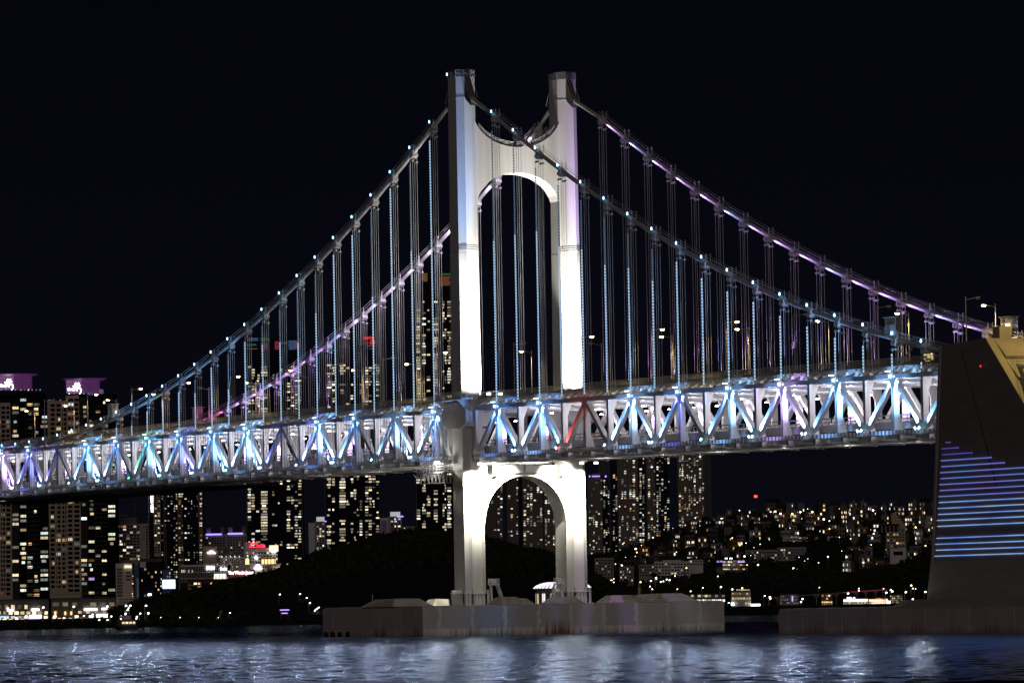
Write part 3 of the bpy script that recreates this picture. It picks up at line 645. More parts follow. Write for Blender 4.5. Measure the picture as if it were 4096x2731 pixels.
# light lines
def ledline(name, c, s):
    m, n, b = nmat(name); N = n.nodes.new; L = n.links.new
    t = N('ShaderNodeTexCoord'); mp = N('ShaderNodeMapping'); mp.inputs['Scale'].default_value = (.09, 1, .55); L(t.outputs['Object'], mp.inputs[0])
    q = N('ShaderNodeTexNoise'); q.inputs['Scale'].default_value = 1.2; L(mp.outputs[0], q.inputs['Vector'])
    r = N('ShaderNodeValToRGB'); e = r.color_ramp.elements; e[0].position = .35; e[0].color = (*c[0], 1); e[1].position = .62; e[1].color = (*c[1], 1); L(q.outputs[0], r.inputs[0])
    L(r.outputs[0], b.inputs['Emission Color']); b.inputs['Emission Strength'].default_value = s; m.cycles.emission_sampling = 'AUTO'
ledline('led_line_blue', ((.14, .30, .95), (.32, .55, 1.0)), .85); ledline('led_line_mixed', ((.12, .28, .80), (.22, .20, .90)), .75); ledline('led_line_violet', ((.12, .10, .80), (.10, .08, .5)), .55)
rows = [12.0+.93*i for i in range(20)]
for i, z in enumerate(rows):
    if i == 4: continue
    x0 = 189.55+(z-12)/(29.8-12)*3.3+(.15 if i % 2 else -.1); x1 = 206.76+(45.33-z)/27.13*29.24-1.2
    if i == 19: x0 += .8; x1 = x0+1.6
    elif i == 18: x1 = x0+5.4
    elif i == 17: x1 = x0+9.6
    elif i == 16: x1 = x0+16
    elif i == 15: x1 = x0+20
    mt = 'led_line_blue' if i < 10 else ('led_line_mixed' if i < 17 else 'led_line_violet')
    m = MB(); x = x0
    while x < min(x1, 243):
        e = min(x+1.15, x1); m.box(x-193, e-.03-193, -.16, -.02, z-.06-4, z+.06-4); x += 1.18
    m.build('light_line', mt, AN)
MB().box(205.3-193, 205.42-193, -.1, -.01, 41.0-4, 41.14-4).build('warning_light', 'aviation_red', AN)
MB().box(*[v for v in (204.0-193, 206.2-193)], 3.0, 5.0, 41.2, 43.2).build('roof_hut', 'anchor_slope', AN)
MB().box(187.6-193, 189.3-193, 2.2, 3.6, 25.6, 28.3).build('deck_end_box', 'galvanised', AN)
# pier under the anchorage
AP = empty('anchorage_pier', (141, -17, 0)); tag(AP, 'long low dark concrete pier under the cable anchorage', 'pier')
MB().box(0, 130, 0, 40, -3, 3.95).build('caisson', 'pier_wall_end', AP)
MB().box(.2, 129.5, .15, 39.8, 3.951, 4.12).build('cap_slab', 'block_concrete', AP)
MB().prism([(41.2, 4.12), (43.6, 5.25), (110, 5.25), (110, 4.12)], lambda x, z: (x, .6, z), lambda x, z: (x, 2.4, z)).build('step_wall', 'anchor_base', AP)
MB().prism([(37.5, 4.12), (40.9, 5.2), (42.2, 5.2), (40.5, 4.12)], lambda x, z: (x, 1.0, z), lambda x, z: (x, 3.2, z)).build('ramp_block', 'truss_paint', AP)
for i in range(8): MB().box(8+14*i, 8.3+14*i, -.05, -.002, .2, 3.9).build('wall_rib', 'pier_wall_end', AP)
t = empty('added_lamp_mast', (222.5, -6.0, 30.4)); tag(t, 'added unseen amber mast lighting the back slope of the anchorage', 'lamp mast')  # mast added out of view to light the slope gold
MB().tube([(0, 0, 0), (0, 0, 23)], [.22, .12], 8).build('post', 'lamp_post', t); MB().box(-.9, .9, -.3, .3, 23, 23.3).build('head', 'lamp_post', t); MB().box(-.85, .85, -.28, .28, 22.85, 22.995).build('lens', 'lamp_sodium', t)
light('POINT', (0, 0, 22.4), 9500, (1.0, .74, .26), .3, name='added_mast_light', parent=t)
# golden wash on the anchorage back, from the added mast above - and one pale light under the edge
light('SPOT', (181.0, -15.4, 5.2), 350, (1, .93, .85), .2, (188.4, -13.8, 9), 55, .8, name='edge_light', parent=AN).location = lp(181.0, -15.4, 5.4)
# ================================================================== street lamps on the upper deck
def street_lamp(X, s, lit, label, h=10.1, power=2600):
    t = empty('street_lamp', (X, s*8.95, zt(X)+1.43)); tag(t, label, 'street lamp', 'street lamps along the upper deck')
    MB().tube([(0, 0, 0), (0, 0, h*.5), (0, 0, h)], [.13, .10, .08], 8).build('post', 'lamp_post', t)
    MB().tube([(0, 0, h-.55), (0, -s*.8, h-.35), (0, -s*1.9, h-.15)], .055, 6).build('arm', 'lamp_post', t)
    MB().loft([[(-.18, -s*1.75, h-.2), (.18, -s*1.75, h-.2), (.18, -s*1.75, h-.02), (-.18, -s*1.75, h-.02)], [(-.22, -s*2.6, h-.16), (.22, -s*2.6, h-.16), (.15, -s*2.6, h), (-.15, -s*2.6, h)]]).build('head', 'lamp_post', t)
    MB().loft([[(-.2, -s*1.85, h-.24), (.2, -s*1.85, h-.24), (.2, -s*2.5, h-.2), (-.2, -s*2.5, h-.2)][::-1], [(-.15, -s*1.95, h-.46), (.15, -s*1.95, h-.46), (.15, -s*2.4, h-.43), (-.15, -s*2.4, h-.43)][::-1]]).build('lens', 'lamp_sodium' if lit else 'lamp_off', t)
    MB().box(-.2, .2, -.2, .2, 0, .35).build('base_plate', 'lamp_post', t)
    if lit: light('SPOT', (0, -s*2.2, h-.6), power*1.3, (1.0, .76, .38), .15, (0, -s*2.2, 0), 150, .6, name='street_lamp_light', parent=t)
    return t
near = [(192, 0), (162.6, 0), (133.2, 0), (107.5, 1), (78, 1), (48.4, 1), (18.5, 0), (-18.7, 1), (-45, 0), (-72, 0), (-99.8, 1), (-130, 1), (-160, 1), (-190.5, 1), (-220, 1), (-250, 0)]
far = [(199, 0), (169.8, 1), (140.3, 1), (111.4, 1), (80.5, 1), (49.6, 1), (19, 0), (-13, 1), (-40, 0), (-69.9, 1), (-98.5, 1), (-129, 0), (-160, 1), (-189, 0), (-219, 1), (-250, 1), (-280, 1), (-309, 1)]
for i, (X, lit) in enumerate(sorted(near)): street_lamp(X, -1, lit, '%s street lamp on the near side of the upper deck, %s from the left' % ('glowing amber' if lit else 'unlit', ordw(i)))
for i, (X, lit) in enumerate(sorted(far)): street_lamp(X, 1, lit, '%s street lamp on the far side of the upper deck, %s from the left' % ('glowing amber' if lit else 'unlit', ordw(i)))
# round road sign on one lamp post, boxes and cameras on the deck
t = empty('road_sign', (133.2, -9.25, zt(133)+6.2)); tag(t, 'round grey road sign seen from behind on a lamp post', 'sign')
MB().tube([(0, 0, 0), (.06, .02, 0)], .55, 16).build('disc', 'galvanised', t); MB().box(-.3, 0, -.06, .06, -.06, .06).build('bracket', 'lamp_post', t)
t = empty('lit_cabinet', (147.5, 8.6, zt(147)+1.43)); tag(t, 'small glowing yellow box standing on the upper deck', 'cabinet')
glow('cabinet_yellow', (1.0, .78, .30), 1.1)
MB().box(-.5, .5, -.35, .35, 0, 1.3).build('stand', 'lamp_post', t); MB().box(-.85, .85, -.4, .4, 1.3, 2.9).build('panel', 'cabinet_yellow', t); MB().box(-.95, .95, -.5, .5, 2.9, 3.0).build('roof', 'lamp_post', t)
# ================================================================== maintenance gantry hanging beside the near leg
G = empty('maintenance_gantry', (-11.5, -13.4, 31.0)); tag(G, 'white lattice maintenance gantry hanging at the truss beside the tower leg', 'gantry')
m = MB()
for x in (-1.3, 1.3):
    for y in (-.9, .9): m.beam((x, y, -1), (x, y, 11.2), .10, .10, (1, 0, 0))
m.build('mast', 'galvanised', G)
for k in range(7):
    z = -.6+k*1.65; m = MB()
    for y in (-.9, .9): m.beam((-1.3, y, z), (1.3, y, z), .07, .07, (0, 1, 0)); m.beam((-1.3, y, z), (1.3, y, z+1.65), .06, .06, (0, 1, 0)); m.beam((1.3, y, z), (-1.3, y, z+1.65), .06, .06, (0, 1, 0))
    for x in (-1.3, 1.3): m.beam((x, -.9, z), (x, .9, z+1.65), .06, .06, (1, 0, 0))
    m.build('lattice_panel', 'galvanised', G)
m = MB().box(-3.5, 9.5, -1.5, 1.5, .02, .14); m.build('walkway', 'galvanised', G)
m = MB()
for y in (-1.5, 1.5):
    for z in (.6, 1.1, 1.6): m.beam((-3.5, y, z), (9.5, y, z), .06, .06, (0, 1, 0))
    for x in np.arange(-3.5, 9.6, 1.625): m.beam((x, y, .14), (x, y, 1.6), .06, .06, (1, 0, 0))
m.build('walkway_railing', 'galvanised', G)
for y in (-1.5, 1.5):
    m = MB(); m.beam((-3.5, y, -.1), (9.5, y, -.1), .14, .14, (0, 1, 0)); m.beam((-1.5, y, -2.0), (9.5, y, -2.0), .14, .14, (0, 1, 0)); m.beam((-5.0, y, -.1), (-1.5, y, -2.0), .1, .1, (0, 1, 0))
    for k in range(6): x = -1.5+k*1.83; m.beam((x, y, -2), (x+.92, y, -.1), .08, .08, (0, 1, 0)); m.beam((x+.92, y, -.1), (x+1.83, y, -2), .08, .08, (0, 1, 0)); m.beam((x, y, -2), (x, y, -.1), .07, .07, (0, 1, 0))
    m.build('bottom_girder', 'galvanised', G)
for x in (6.4, 7.8): MB().tube([(x, -1.6, 1.9), (x, -1.95, 1.75)], .28, 10).build('work_lamp', 'flood_white', G)
light('POINT', (7.0, -2.6, 1.6), 900, (1, .97, .9), .2, parent=G, name='work_lamp_light')
# hanging lines of the painters' netting over the left span
m = MB()
for X in np.arange(XN(-30), -24, 1.05):
    y = -13.0+.12*math.sin(X*1.7); m.box(X-.03, X+.03, y-.03, y+.03, zb(X)-.5, zt(X)-.3)
o = m.build('netting_lines', 'dark_metal', BR, kind='stuff')
# dark sheets under the left end of the main span, standing for its unlit underside
for i in range(11):
    X0 = XN(-30)+i*15.0; MB().box(X0, X0+14.8, -10.4, 10.4, zb(X0+7)-2.75, zb(X0+7)-2.6).build('unlit_soffit_sheet', 'dark_metal', BR)
for i in range(11):
    X0 = XN(-30)+i*15.0
    for s in (-1, 1):
        m = MB()
        for x in (X0+.5, X0+14.2): m.box(x-.05, x+.05, s*9.9-.05, s*9.9+.05, zb(X0)-2.6, zb(X0)-.9)
        m.build('soffit_sheet_hanger', 'dark_metal', BR)
# ================================================================== traffic on the lower deck
def car(X, y, colr, name='car', L_=4.5, W=1.8, H=1.45, label='', lights=True, zoff=None, facing=-1):
    t = empty(name, (X, y, zb(X)+.31)); tag(t, label, 'car' if name == 'car' else 'bus', 'vehicles on the lower deck')
    hb = H*.52
    MB().loft([[(-L_/2, -W/2, .3), (L_/2, -W/2, .3), (L_/2, W/2, .3), (-L_/2, W/2, .3)], [(-L_/2, -W/2, hb), (L_/2, -W/2, hb), (L_/2, W/2, hb), (-L_/2, W/2, hb)]]).build('body', colr, t)
    a = .22 if name == 'car' else .02
    MB().loft([[(-L_*(.5-a*.5), -W/2+.05, hb), (L_*(.5-a), -W/2+.05, hb), (L_*(.5-a), W/2-.05, hb), (-L_*(.5-a*.5), W/2-.05, hb)], [(-L_*(.42-a*.5), -W/2+.2, H), (L_*(.38-a), -W/2+.2, H), (L_*(.38-a), W/2-.2, H), (-L_*(.42-a*.5), W/2-.2, H)]]).build('cabin', 'car_glass', t)
    for x in (-L_*.31, L_*.31):
        for s in (-1, 1): MB().tube([(x, s*(W/2-.1), .32), (x, s*(W/2+.02), .32)], .32, 10).build('wheel', 'black_rubber', t)
    for s in (-1, 1):
        MB().box(L_/2, L_/2+.03, s*W*.36-.22, s*W*.36+.22, hb*.55, hb*.95).build('tail_light', 'tail_red', t)
        MB().box(-L_/2-.03, -L_/2, s*W*.36-.2, s*W*.36+.2, hb*.5, hb*.85).build('headlight', 'head_white', t)
    return t
surf('car_glass', (.02, .02, .025), .1, .1); surf('car_white', (.6, .6, .6), .3, .03); surf('car_grey', (.12, .12, .13), .3, .05); surf('bus_red', (.5, .03, .03), .4, .05)
car(-86.5, -6.0, 'bus_red', 'bus', 9.5, 2.5, 3.1, 'red bus showing red tail lights on the lower deck')
t = bpy.data.objects['bus']; MB().box(4.76, 4.79, -1.1, 1.1, 2.2, 2.5).build('destination_board', 'tail_red', t)
MB().box(4.76, 4.79, -1.2, 1.2, 1.0, 1.25).build('brake_bar', 'tail_red', t)
for X, y, c, l in ((-77.5, -4.5, 'car_grey', 'dark car on the lower deck just right of the red bus'), (-168, -5.5, 'car_white', 'white car with red tail lights on the lower deck, left of mid span'), (-175.5, -6.2, 'car_grey', 'dark car close behind a white car on the lower deck'), (-190, -5.6, 'car_white', 'white car on the lower deck near the green floodlight'), (-5, -6.3, 'car_white', 'white car on the lower deck behind the lattice gantry'), (38, -6.2, 'car_grey', 'dark car with red tail lights on the lower deck right of the tower'), (66, -5.4, 'car_white', 'white car on the lower deck beside the red-lit diagonal'), (83, -6.2, 'car_grey', 'dark car on the lower deck below a glowing violet post'), (121, -6.0, 'car_white', 'white car with red tail lights near the right end of the lower deck')):
    car(X, y, c, label=l)
# ================================================================== far shore, hills and city
surf('shore_soil', (.022, .020, .017), .95, .3, (.2, .2, .2), 1.0); surf('leaf_dark', (.028, .036, .018), .9, .5, (.3, .3, .3), 1.0); surf('leaf_lit', (.06, .085, .025), .9, .4, (.5, .5, .5), 1.0)  # leaf_lit: lamplight on the promenade trees put into a brighter leaf colour
surf('bark', (.05, .035, .025), .9, .3)
for nm, c in (('wall_tan', (.60, .48, .38)), ('wall_grey', (.42, .40, .40)), ('wall_white', (.82, .78, .76)), ('wall_cream', (.74, .62, .48)), ('wall_brown', (.30, .20, .14)), ('wall_dark', (.10, .10, .11)), ('wall_blue', (.10, .17, .30)), ('wall_pink', (.80, .66, .64)), ('wall_dim', (.20, .185, .18)), ('roof_dark', (.03, .025, .025)), ('roof_red', (.16, .05, .04))):
    surf(nm, c, .9, .12, (.06, .06, .25), 1.0, spec=.1)
surf('glass_black', (.010, .010, .012), .25, .2, (.1, .1, .3), 1.0, spec=.0); surf('glass_navy', (.020, .024, .040), .3, .2, (.1, .1, .3), 1.0, spec=.0); surf('glass_grey', (.05, .05, .055), .3, .2, (.1, .1, .3), 1.0, spec=.0)
PAL = {'warm': (1.0, .78, .44), 'cream': (1.0, .88, .62), 'white': (1.0, .96, .88), 'amber': (1.0, .56, .22), 'cool': (.80, .95, .90), 'green': (.70, 1.0, .62), 'violet': (.62, .40, 1.0)}
for k, c in PAL.items(): glow('win_'+k, c, .72, rnd=.55); glow('dim_'+k, c, .16, rnd=.6); glow('hot_'+k, c, 1.7, rnd=.4)
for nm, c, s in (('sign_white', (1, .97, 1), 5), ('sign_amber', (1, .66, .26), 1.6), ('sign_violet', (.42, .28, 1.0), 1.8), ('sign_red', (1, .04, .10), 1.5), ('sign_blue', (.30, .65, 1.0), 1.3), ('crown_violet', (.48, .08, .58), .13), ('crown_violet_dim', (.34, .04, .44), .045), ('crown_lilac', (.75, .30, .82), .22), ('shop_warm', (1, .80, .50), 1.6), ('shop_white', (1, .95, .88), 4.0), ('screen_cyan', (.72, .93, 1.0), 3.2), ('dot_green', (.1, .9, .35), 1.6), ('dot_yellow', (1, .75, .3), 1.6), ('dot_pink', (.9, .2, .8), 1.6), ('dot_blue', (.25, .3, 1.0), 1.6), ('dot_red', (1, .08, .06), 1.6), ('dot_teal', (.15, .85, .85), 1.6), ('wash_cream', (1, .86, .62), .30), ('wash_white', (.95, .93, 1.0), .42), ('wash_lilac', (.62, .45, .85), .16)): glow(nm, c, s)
PANE = {}
def pane(mt):
    if mt not in PANE: PANE[mt] = MB().box(-.5, .5, -.06, 0, 0, 1).mesh('window', mt)
    return PANE[mt]
UNIT = {}
def unit(mt):
    if mt not in UNIT: UNIT[mt] = MB().box(-.5, .5, 0, 1, 0, 1).mesh('block', mt)
    return UNIT[mt]
class Bld:
    """a building on the far shore; local x to the right, y away from the camera, z up"""
    def __init__(s, name, label, cat, D, xc, group=None, zbase=1.0, yaw=0.0):
        s.D = D; s.lx = px(xc, 2300, D)[0]; s.z0 = zbase; s.o = empty(name, cw(s.lx, D, zbase), CROT+yaw); tag(s.o, label, cat, group); s.nw = 0; s.rest = MB()
    def P(s, x, y): a, z = px(x, y, s.D); return a-s.lx, z-s.z0
    def blk(s, name, x0, x1, y0, y1, mt, dy=0.0, dep=18.0, base=False, par=None):
        """box between photo columns x0..x1 and rows y0 (top)..y1"""
        ym = (y0+y1)/2; a0 = s.P(x0, ym)[0]; a1 = s.P(x1, ym)[0]; xm = (x0+x1)/2; zt_ = s.P(xm, y0)[1]; zb_ = 0.0 if base else s.P(xm, y1)[1]
        return put(name, unit(mt), par or s.o, ((a0+a1)/2, dy, zb_), scale=(abs(a1-a0), dep, max(.2, zt_-zb_)))
    def win(s, x, z, w_, h, mt, dy, name='window'):
        if s.nw < 290 or not mt.startswith('glass'):
            put(name, pane(mt), s.o, (x, dy, z), scale=(w_, 1, h)); s.nw += 1
        else: s.rest.box(x-w_/2, x+w_/2, dy-.06, dy, z, z+h)
    def close(s):
        if s.rest.v: s.rest.build('window', 'glass_black', s.o, kind='stuff')
    def grid(s, x0, x1, y0, y1, cols, fh, lit, pal, dark='glass_black', dy=0.0, wf=.72, hf=.55, dimp=.35, runs=0.0, hot=.12):
        """rows of windows: floors of height fh px from y0 down to y1"""
        ym = (y0+y1)/2; nf = int((y1-y0)/fh); prev = None
        for c in range(cols):
            u0 = x0+(x1-x0)*(c+.5)/cols; wpx = (x1-x0)/cols*wf; prev = None
            for f in range(nf):
                y = y0+(f+.5)*fh; a, z = s.P(u0, y); h = fh*hf/FPX*s.D; wm = wpx/FPX*s.D
                on = random.random() < lit
                if runs and prev is not None and random.random() < runs: on = prev
                prev = on
                if on:
                    k = random.choice(pal); r = random.random(); mt = ('dim_' if r < dimp else ('hot_' if r > 1-hot else 'win_'))+k
                    ww = wm if random.random() < .7 else wm*random.uniform(.4, .7)
                    s.win(a+random.uniform(-.5, .5)*(wm-ww), z-h/2, ww, h, mt, dy-.02)
                elif dark: s.win(a, z-h/2, wm, h, dark, dy-.02)
    def bands(s, x0, x1, y0, y1, fh, mt, dy=0.0, t=.3, name='floor_band'):
        nf = int((y1-y0)/fh); ym = (y0+y1)/2; m = MB()
        for f in range(nf+1):
            y = y0+f*fh; a0, z = s.P(x0, y); a1, _ = s.P(x1, y); h = fh*t/FPX*s.D; m.box(a0, a1, dy-.35, dy-.001, z-h/2, z+h/2)
        return m.build(name, mt, s.o, kind='stuff')
    def piers(s, x0, x1, y0, y1, n, wpx, mt, dy=0.0, name='pier'):
        for i in range(n+1):
            x = x0+(x1-x0)*i/n; ym = (y0+y1)/2; a, _ = s.P(x, ym); z1 = s.P(x, y0)[1]; z0 = s.P(x, y1)[1]; ww = wpx/FPX*s.D
            put(name, unit(mt), s.o, (a, dy-.5, z0), scale=(ww, .45, z1-z0))
    def text(s, txt, x, y, hpx, mt, dy=-.6, wide=1.0, rot=0.0, name='sign_lettering', thick=.15):
        cu = bpy.data.curves.new(name, 'FONT'); cu.body = txt; cu.size = hpx/FPX*s.D*1.38; cu.align_x = 'CENTER'; cu.align_y = 'CENTER'; cu.extrude = thick; cu.materials.append(M[mt]); cu.offset = cu.size*.012
        tmp = bpy.data.objects.new(name, cu); me = bpy.data.meshes.new_from_object(tmp); bpy.data.objects.remove(tmp); o = bpy.data.objects.new(name, me); col.objects.link(o); o.parent = s.o; a, z = s.P(x, y); o.location = (a, dy, z); o.rotation_euler = (PI/2, rot, 0); o.scale = (wide, 1, 1); return o
    def bar(s, name, x0, y0, x1, y1, wpx, mt, dy=-.5):
        a0, z0 = s.P(x0, y0); a1, z1 = s.P(x1, y1); ww = wpx/FPX*s.D
        return MB().beam((a0, dy, z0), (a1, dy, z1), .3, ww, (0, 1, 0)).build(name, mt, s.o)
WM = ['warm', 'warm', 'cream', 'cream', 'white', 'amber', 'cool']; LC = ['cream', 'cream', 'warm', 'cream', 'white']; RC = ['cream', 'white', 'cool', 'warm', 'amber', 'cool', 'white']
# ---------------------------------------------------------------- land
def sheet(name, pts, mt, kind='structure'):
    V = [cw(a, d, z) for a, d, z in pts]; m = MB(); m.add(V, [tuple(range(len(V)))]); o = m.build(name, mt); o['kind'] = kind; return o
S_ = 9000
sheet('ground', [(-S_, 1830, .9), (S_, 2480, .9), (S_, 16000, .9), (-S_, 16000, .9)], 'shore_soil')
# stone seawall with bushes on the left bank
def bank(name, x0, x1, D, ytop, mt, n=60, dep=60, lab=None):
    m = MB(); rings = []
    for i in range(n+1):
        x = x0+(x1-x0)*i/n; a = px(x, 2480, D)[0]; yt = ytop(x) if callable(ytop) else ytop; z = px(x, yt, D)[1]
        rings.append([cw(a, D-6, -1), cw(a, D-2, .3), cw(a, D+4, max(z, .4)), cw(a, D+dep, max(z*.8, .4)), cw(a, D+dep, -1)])
    o = m.loft(rings).build(name, mt); o['kind'] = 'structure'; return o
bank('seawall', -500, 1300, 1790, lambda x: 2491 if x < 600 else 2491-(x-600)*.02, 'shore_soil')
bank('shore', 1200, 3900, 1930, lambda x: 2456-.0186*(x-1200), 'shore_soil')
def leaves(name, centers, radii, per, size, mt, label=None, cat=None, seed=1, squash=.8):
    """foliage: many small leaf-clump quads spread through the crowns"""
    r = np.random.default_rng(seed); C = np.repeat(np.asarray(centers, float), per, axis=0); Rr = np.repeat(np.asarray(radii, float), per)
    d = r.normal(size=C.shape); d /= np.linalg.norm(d, axis=1)[:, None]; rad = Rr*r.uniform(.35, 1.08, len(Rr)); p = C + d*rad[:, None]*np.array([1, 1, squash])
    sz = size*r.uniform(.6, 1.5, len(p)); u = r.normal(size=p.shape); u /= np.linalg.norm(u, axis=1)[:, None]; v = np.cross(u, r.normal(size=p.shape)); v /= np.linalg.norm(v, axis=1)[:, None]
    q = np.stack([p-u*sz[:, None]-v*sz[:, None], p+u*sz[:, None]-v*sz[:, None]*.6, p+u*sz[:, None]*.8+v*sz[:, None], p-u*sz[:, None]*.7+v*sz[:, None]*.8], 1).reshape(-1, 3)
    me = npmesh(name, q, np.arange(len(q)).reshape(-1, 4), mt); o = put(name, me)
    if label: tag(o, label, cat)
    return o
# wooded headland in the middle
RID = [(480, 2440), (560, 2415), (640, 2395), (760, 2370), (880, 2340), (1000, 2318), (1115, 2290), (1200, 2250), (1290, 2212), (1380, 2195), (1450, 2172), (1540, 2148), (1620, 2133), (1700, 2130), (1780, 2140), (1850, 2146), (1935, 2158), (2010, 2182), (2080, 2200), (2150, 2212), (2220, 2228), (2300, 2262), (2370, 2300), (2440, 2350), (2500, 2400)]
rx = [p[0] for p in RID]; ry = [p[1] for p in RID]
def ridge(x): return float(np.interp(x, rx, ry))
def hill(name, x0, x1, Dr, D0, D1, rf, n=80, kv=14, off=4.0):
    V = []; r = np.random.default_rng(5)
    for i in range(n+1):
        x = x0+(x1-x0)*i/n; a, z = px(x, rf(x), Dr); z = max(z-off, .5)
        for j in range(kv+1):
            D = D0+(D1-D0)*j/kv; t = (D-D0)/(Dr-D0) if D < Dr else (D1-D)/(D1-Dr); h = z*math.sin(max(t, 0)*PI/2)**.9; k = D/Dr
            V.append(cw(a*k, D, .6+h*(1 if j else 0)))
    I = np.arange((n+1)*(kv+1)).reshape(n+1, kv+1); Q = np.stack([I[:-1, :-1], I[1:, :-1], I[1:, 1:], I[:-1, 1:]], -1).reshape(-1, 4)
    o = put(name, npmesh(name, np.array([tuple(v) for v in V]), Q, 'shore_soil', True)); o['kind'] = 'structure'; return o
hill('hill', 470, 2510, 2300, 1990, 2700, ridge)
def woods(name, x0, x1, Dr, D0, rf, n, seed, rad=(2.6, 4.6), off=4.0, per=46, size=.85, mt='leaf_dark', label='', front=.62):
    r = np.random.default_rng(seed); C = []; R_ = []
    for i in range(n):
        x = r.uniform(x0, x1); t = 1-r.uniform(0, 1)**1.7*front if r.random() < .75 else 1.0; D = D0+(Dr-D0)*t; a, z = px(x, rf(x), Dr); z = max(z-off, .5); rr = r.uniform(*rad)
        h = .6+z*math.sin(t*PI/2)**.9; k = D/Dr; c = cw(a*k, D, h+rr*.35); C.append(tuple(c)); R_.append(rr)
    o = leaves(name, C, R_, per, size, mt, seed=seed); tag(o, label, 'woodland', kind='stuff'); return o
woods('woodland', 470, 2510, 2300, 1990, ridge, 2300, 11, label='dark wooded headland behind the bridge tower')
# shrubs on the left seawall
r_ = np.random.default_rng(4); C = []; R_ = []
for i in range(420):
    x = r_.uniform(-60, 1250); D = 1790+r_.uniform(-2, 25); a, z = px(x, 2491 if x < 600 else 2484, D); C.append(tuple(cw(a, D, max(.8, z-r_.uniform(.2, .9))))); R_.append(r_.uniform(.6, 1.3))
tag(leaves('hedge', C, R_, 30, .35, 'leaf_dark', seed=4), 'dark clipped hedge along the left seawall', 'hedge', kind='stuff')
# the town hillside on the right
HR = [(2230, 2330), (2330, 2215), (2450, 2200), (2560, 2175), (2700, 2110), (2800, 2085), (2900, 2062), (3000, 2052), (3200, 2045), (3500, 2040), (3760, 2045), (4200, 2060)]
def hr(x): return float(np.interp(x, [p[0] for p in HR], [p[1] for p in HR]))
def hz(x, D):
    z = px(x, hr(x), 3700)[1]-2; t = (D-2480)/(3700-2480); return 1.0+max(0, min(1, t))**1.05*z
V = []; n_, kv_ = 70, 16
for i in range(n_+1):
    x = 2200+(4200-2200)*i/n_; a = px(x, 2200, 3700)[0]
    for j in range(kv_+1): D = 2480+(3700-2480)*j/kv_; V.append(tuple(cw(a*D/3700, D, hz(x, D) if j else .5)))
    V.append(tuple(cw(a*4600/3700, 4600, 0)))
I = np.arange((n_+1)*(kv_+2)).reshape(n_+1, kv_+2); Q = np.stack([I[:-1, :-1], I[1:, :-1], I[1:, 1:], I[:-1, 1:]], -1).reshape(-1, 4)
put('hillside', npmesh('hillside', np.array(V), Q, 'shore_soil', True))['kind'] = 'structure'
BL = [(2330, 2420), (2380, 2385), (2480, 2390), (2600, 2365), (2680, 2330), (2760, 2318), (2860, 2312), (2960, 2300), (3080, 2292), (3200, 2288), (3330, 2300), (3420, 2300), (3520, 2275), (3600, 2262), (3700, 2222), (3800, 2200), (4000, 2190)]
def bl(x): return float(np.interp(x, [p[0] for p in BL], [p[1] for p in BL]))
hill('bluff', 2330, 4000, 2640, 2520, 2800, bl, n=60, kv=10, off=3.5)
woods('woodland', 2340, 3990, 2640, 2530, bl, 1100, 21, rad=(2.2, 4.2), off=3.5, label='dark tree-covered bluff above the right shore')
# ---------------------------------------------------------------- twin apartment towers with violet crowns at the far left
def sharp(B, x, y, k=1.0):
    B.text('the', x-19*k, y+6*k, 13*k, 'sign_white', dy=-3.2)
    for dx in (-5.5, 5.5): B.bar('logo_stroke', x+5*k+dx*k+3.5*k, y-20*k, x+5*k+dx*k-4*k, y+13*k, 4.6*k, 'sign_white', -3.2)
    for dy in (-8, 3): B.bar('logo_stroke', x-9*k, y+(dy+2.5)*k, x+20*k, y+(dy-2.0)*k, 4.6*k, 'sign_white', -3.2)
    pts = []
    for i in range(9):
        t = i/8; q = B.P(x+(18+8*math.sin(t*2.3)-6*t*t)*k, y+(-2+27*t)*k); pts.append((q[0], -3.2, q[1]))
    MB().tube(pts, [.12+.32*math.sin(PI*(i+.6)/9) for i in range(9)], 6).build('logo_swoosh', 'sign_white', B.o)
def crown(B, x0, x1, xm, y0, y1, d0, d1):
    B.blk('crown_drum', x0, xm, y0+9, y1, 'crown_lilac', -2.6, 14, par=None); B.blk('crown_drum', xm, x1, y0+9, y1, 'crown_violet', -2.3, 14)  # lilac half: stronger light on the crown put in as glow
    for i in range(3): y = y0+9+(y1-y0-9)*(i+1)/4; B.blk('crown_band', x0, x1, y-1, y+1.2, 'crown_violet_dim', -2.8, .2)
    for x in (xm, (xm+x1)/2, xm*.4+x0*.6): B.blk('crown_rib', x-.8, x+.8, y0+9, y1, 'crown_violet_dim', -2.8, .2)
    q0 = B.P(d0, y0+6); q1 = B.P(d1, y0+6); cx_ = (q0[0]+q1[0])/2; hw = (q1[0]-q0[0])/2; zt2 = B.P((d0+d1)/2, y0)[1]; zl = B.P((d0+d1)/2, y0+8)[1]
    MB().loft([[(cx_+hw*f*math.cos(t), 5+hw*.8*f*math.sin(t), z) for t in np.linspace(0, 2*PI, 25)[:-1]] for f, z in ((.80, zl), (1.0, zt2-.3), (.97, zt2))]).build('crown_roof', 'crown_violet', B.o)
def dots(B, xs, y, cs, dy=-2.8):
    for x, c in zip(xs, cs):
        q = B.P(x, y); w_ = 3.2/FPX*B.D; MB().add([(q[0]-w_*.6, dy, q[1]+w_*.7), (q[0]-w_*.15, dy, q[1]-w_*.8), (q[0]+w_*.2, dy, q[1]-w_*.8), (q[0]+w_*.7, dy, q[1]+w_*.35), (q[0], dy, q[1]-w_*.1)], [(0, 1, 2, 4), (4, 2, 3)]).build('roof_light', c, B.o)
FH_ = 18.55
A = Bld('apartment_tower', 'leftmost apartment tower with violet-lit crown and heart lights, cut by the frame', 'apartment tower', 3380, 70)
A.blk('core', -150, 176, 1572, 2490, 'glass_black', 0, 26, base=True)
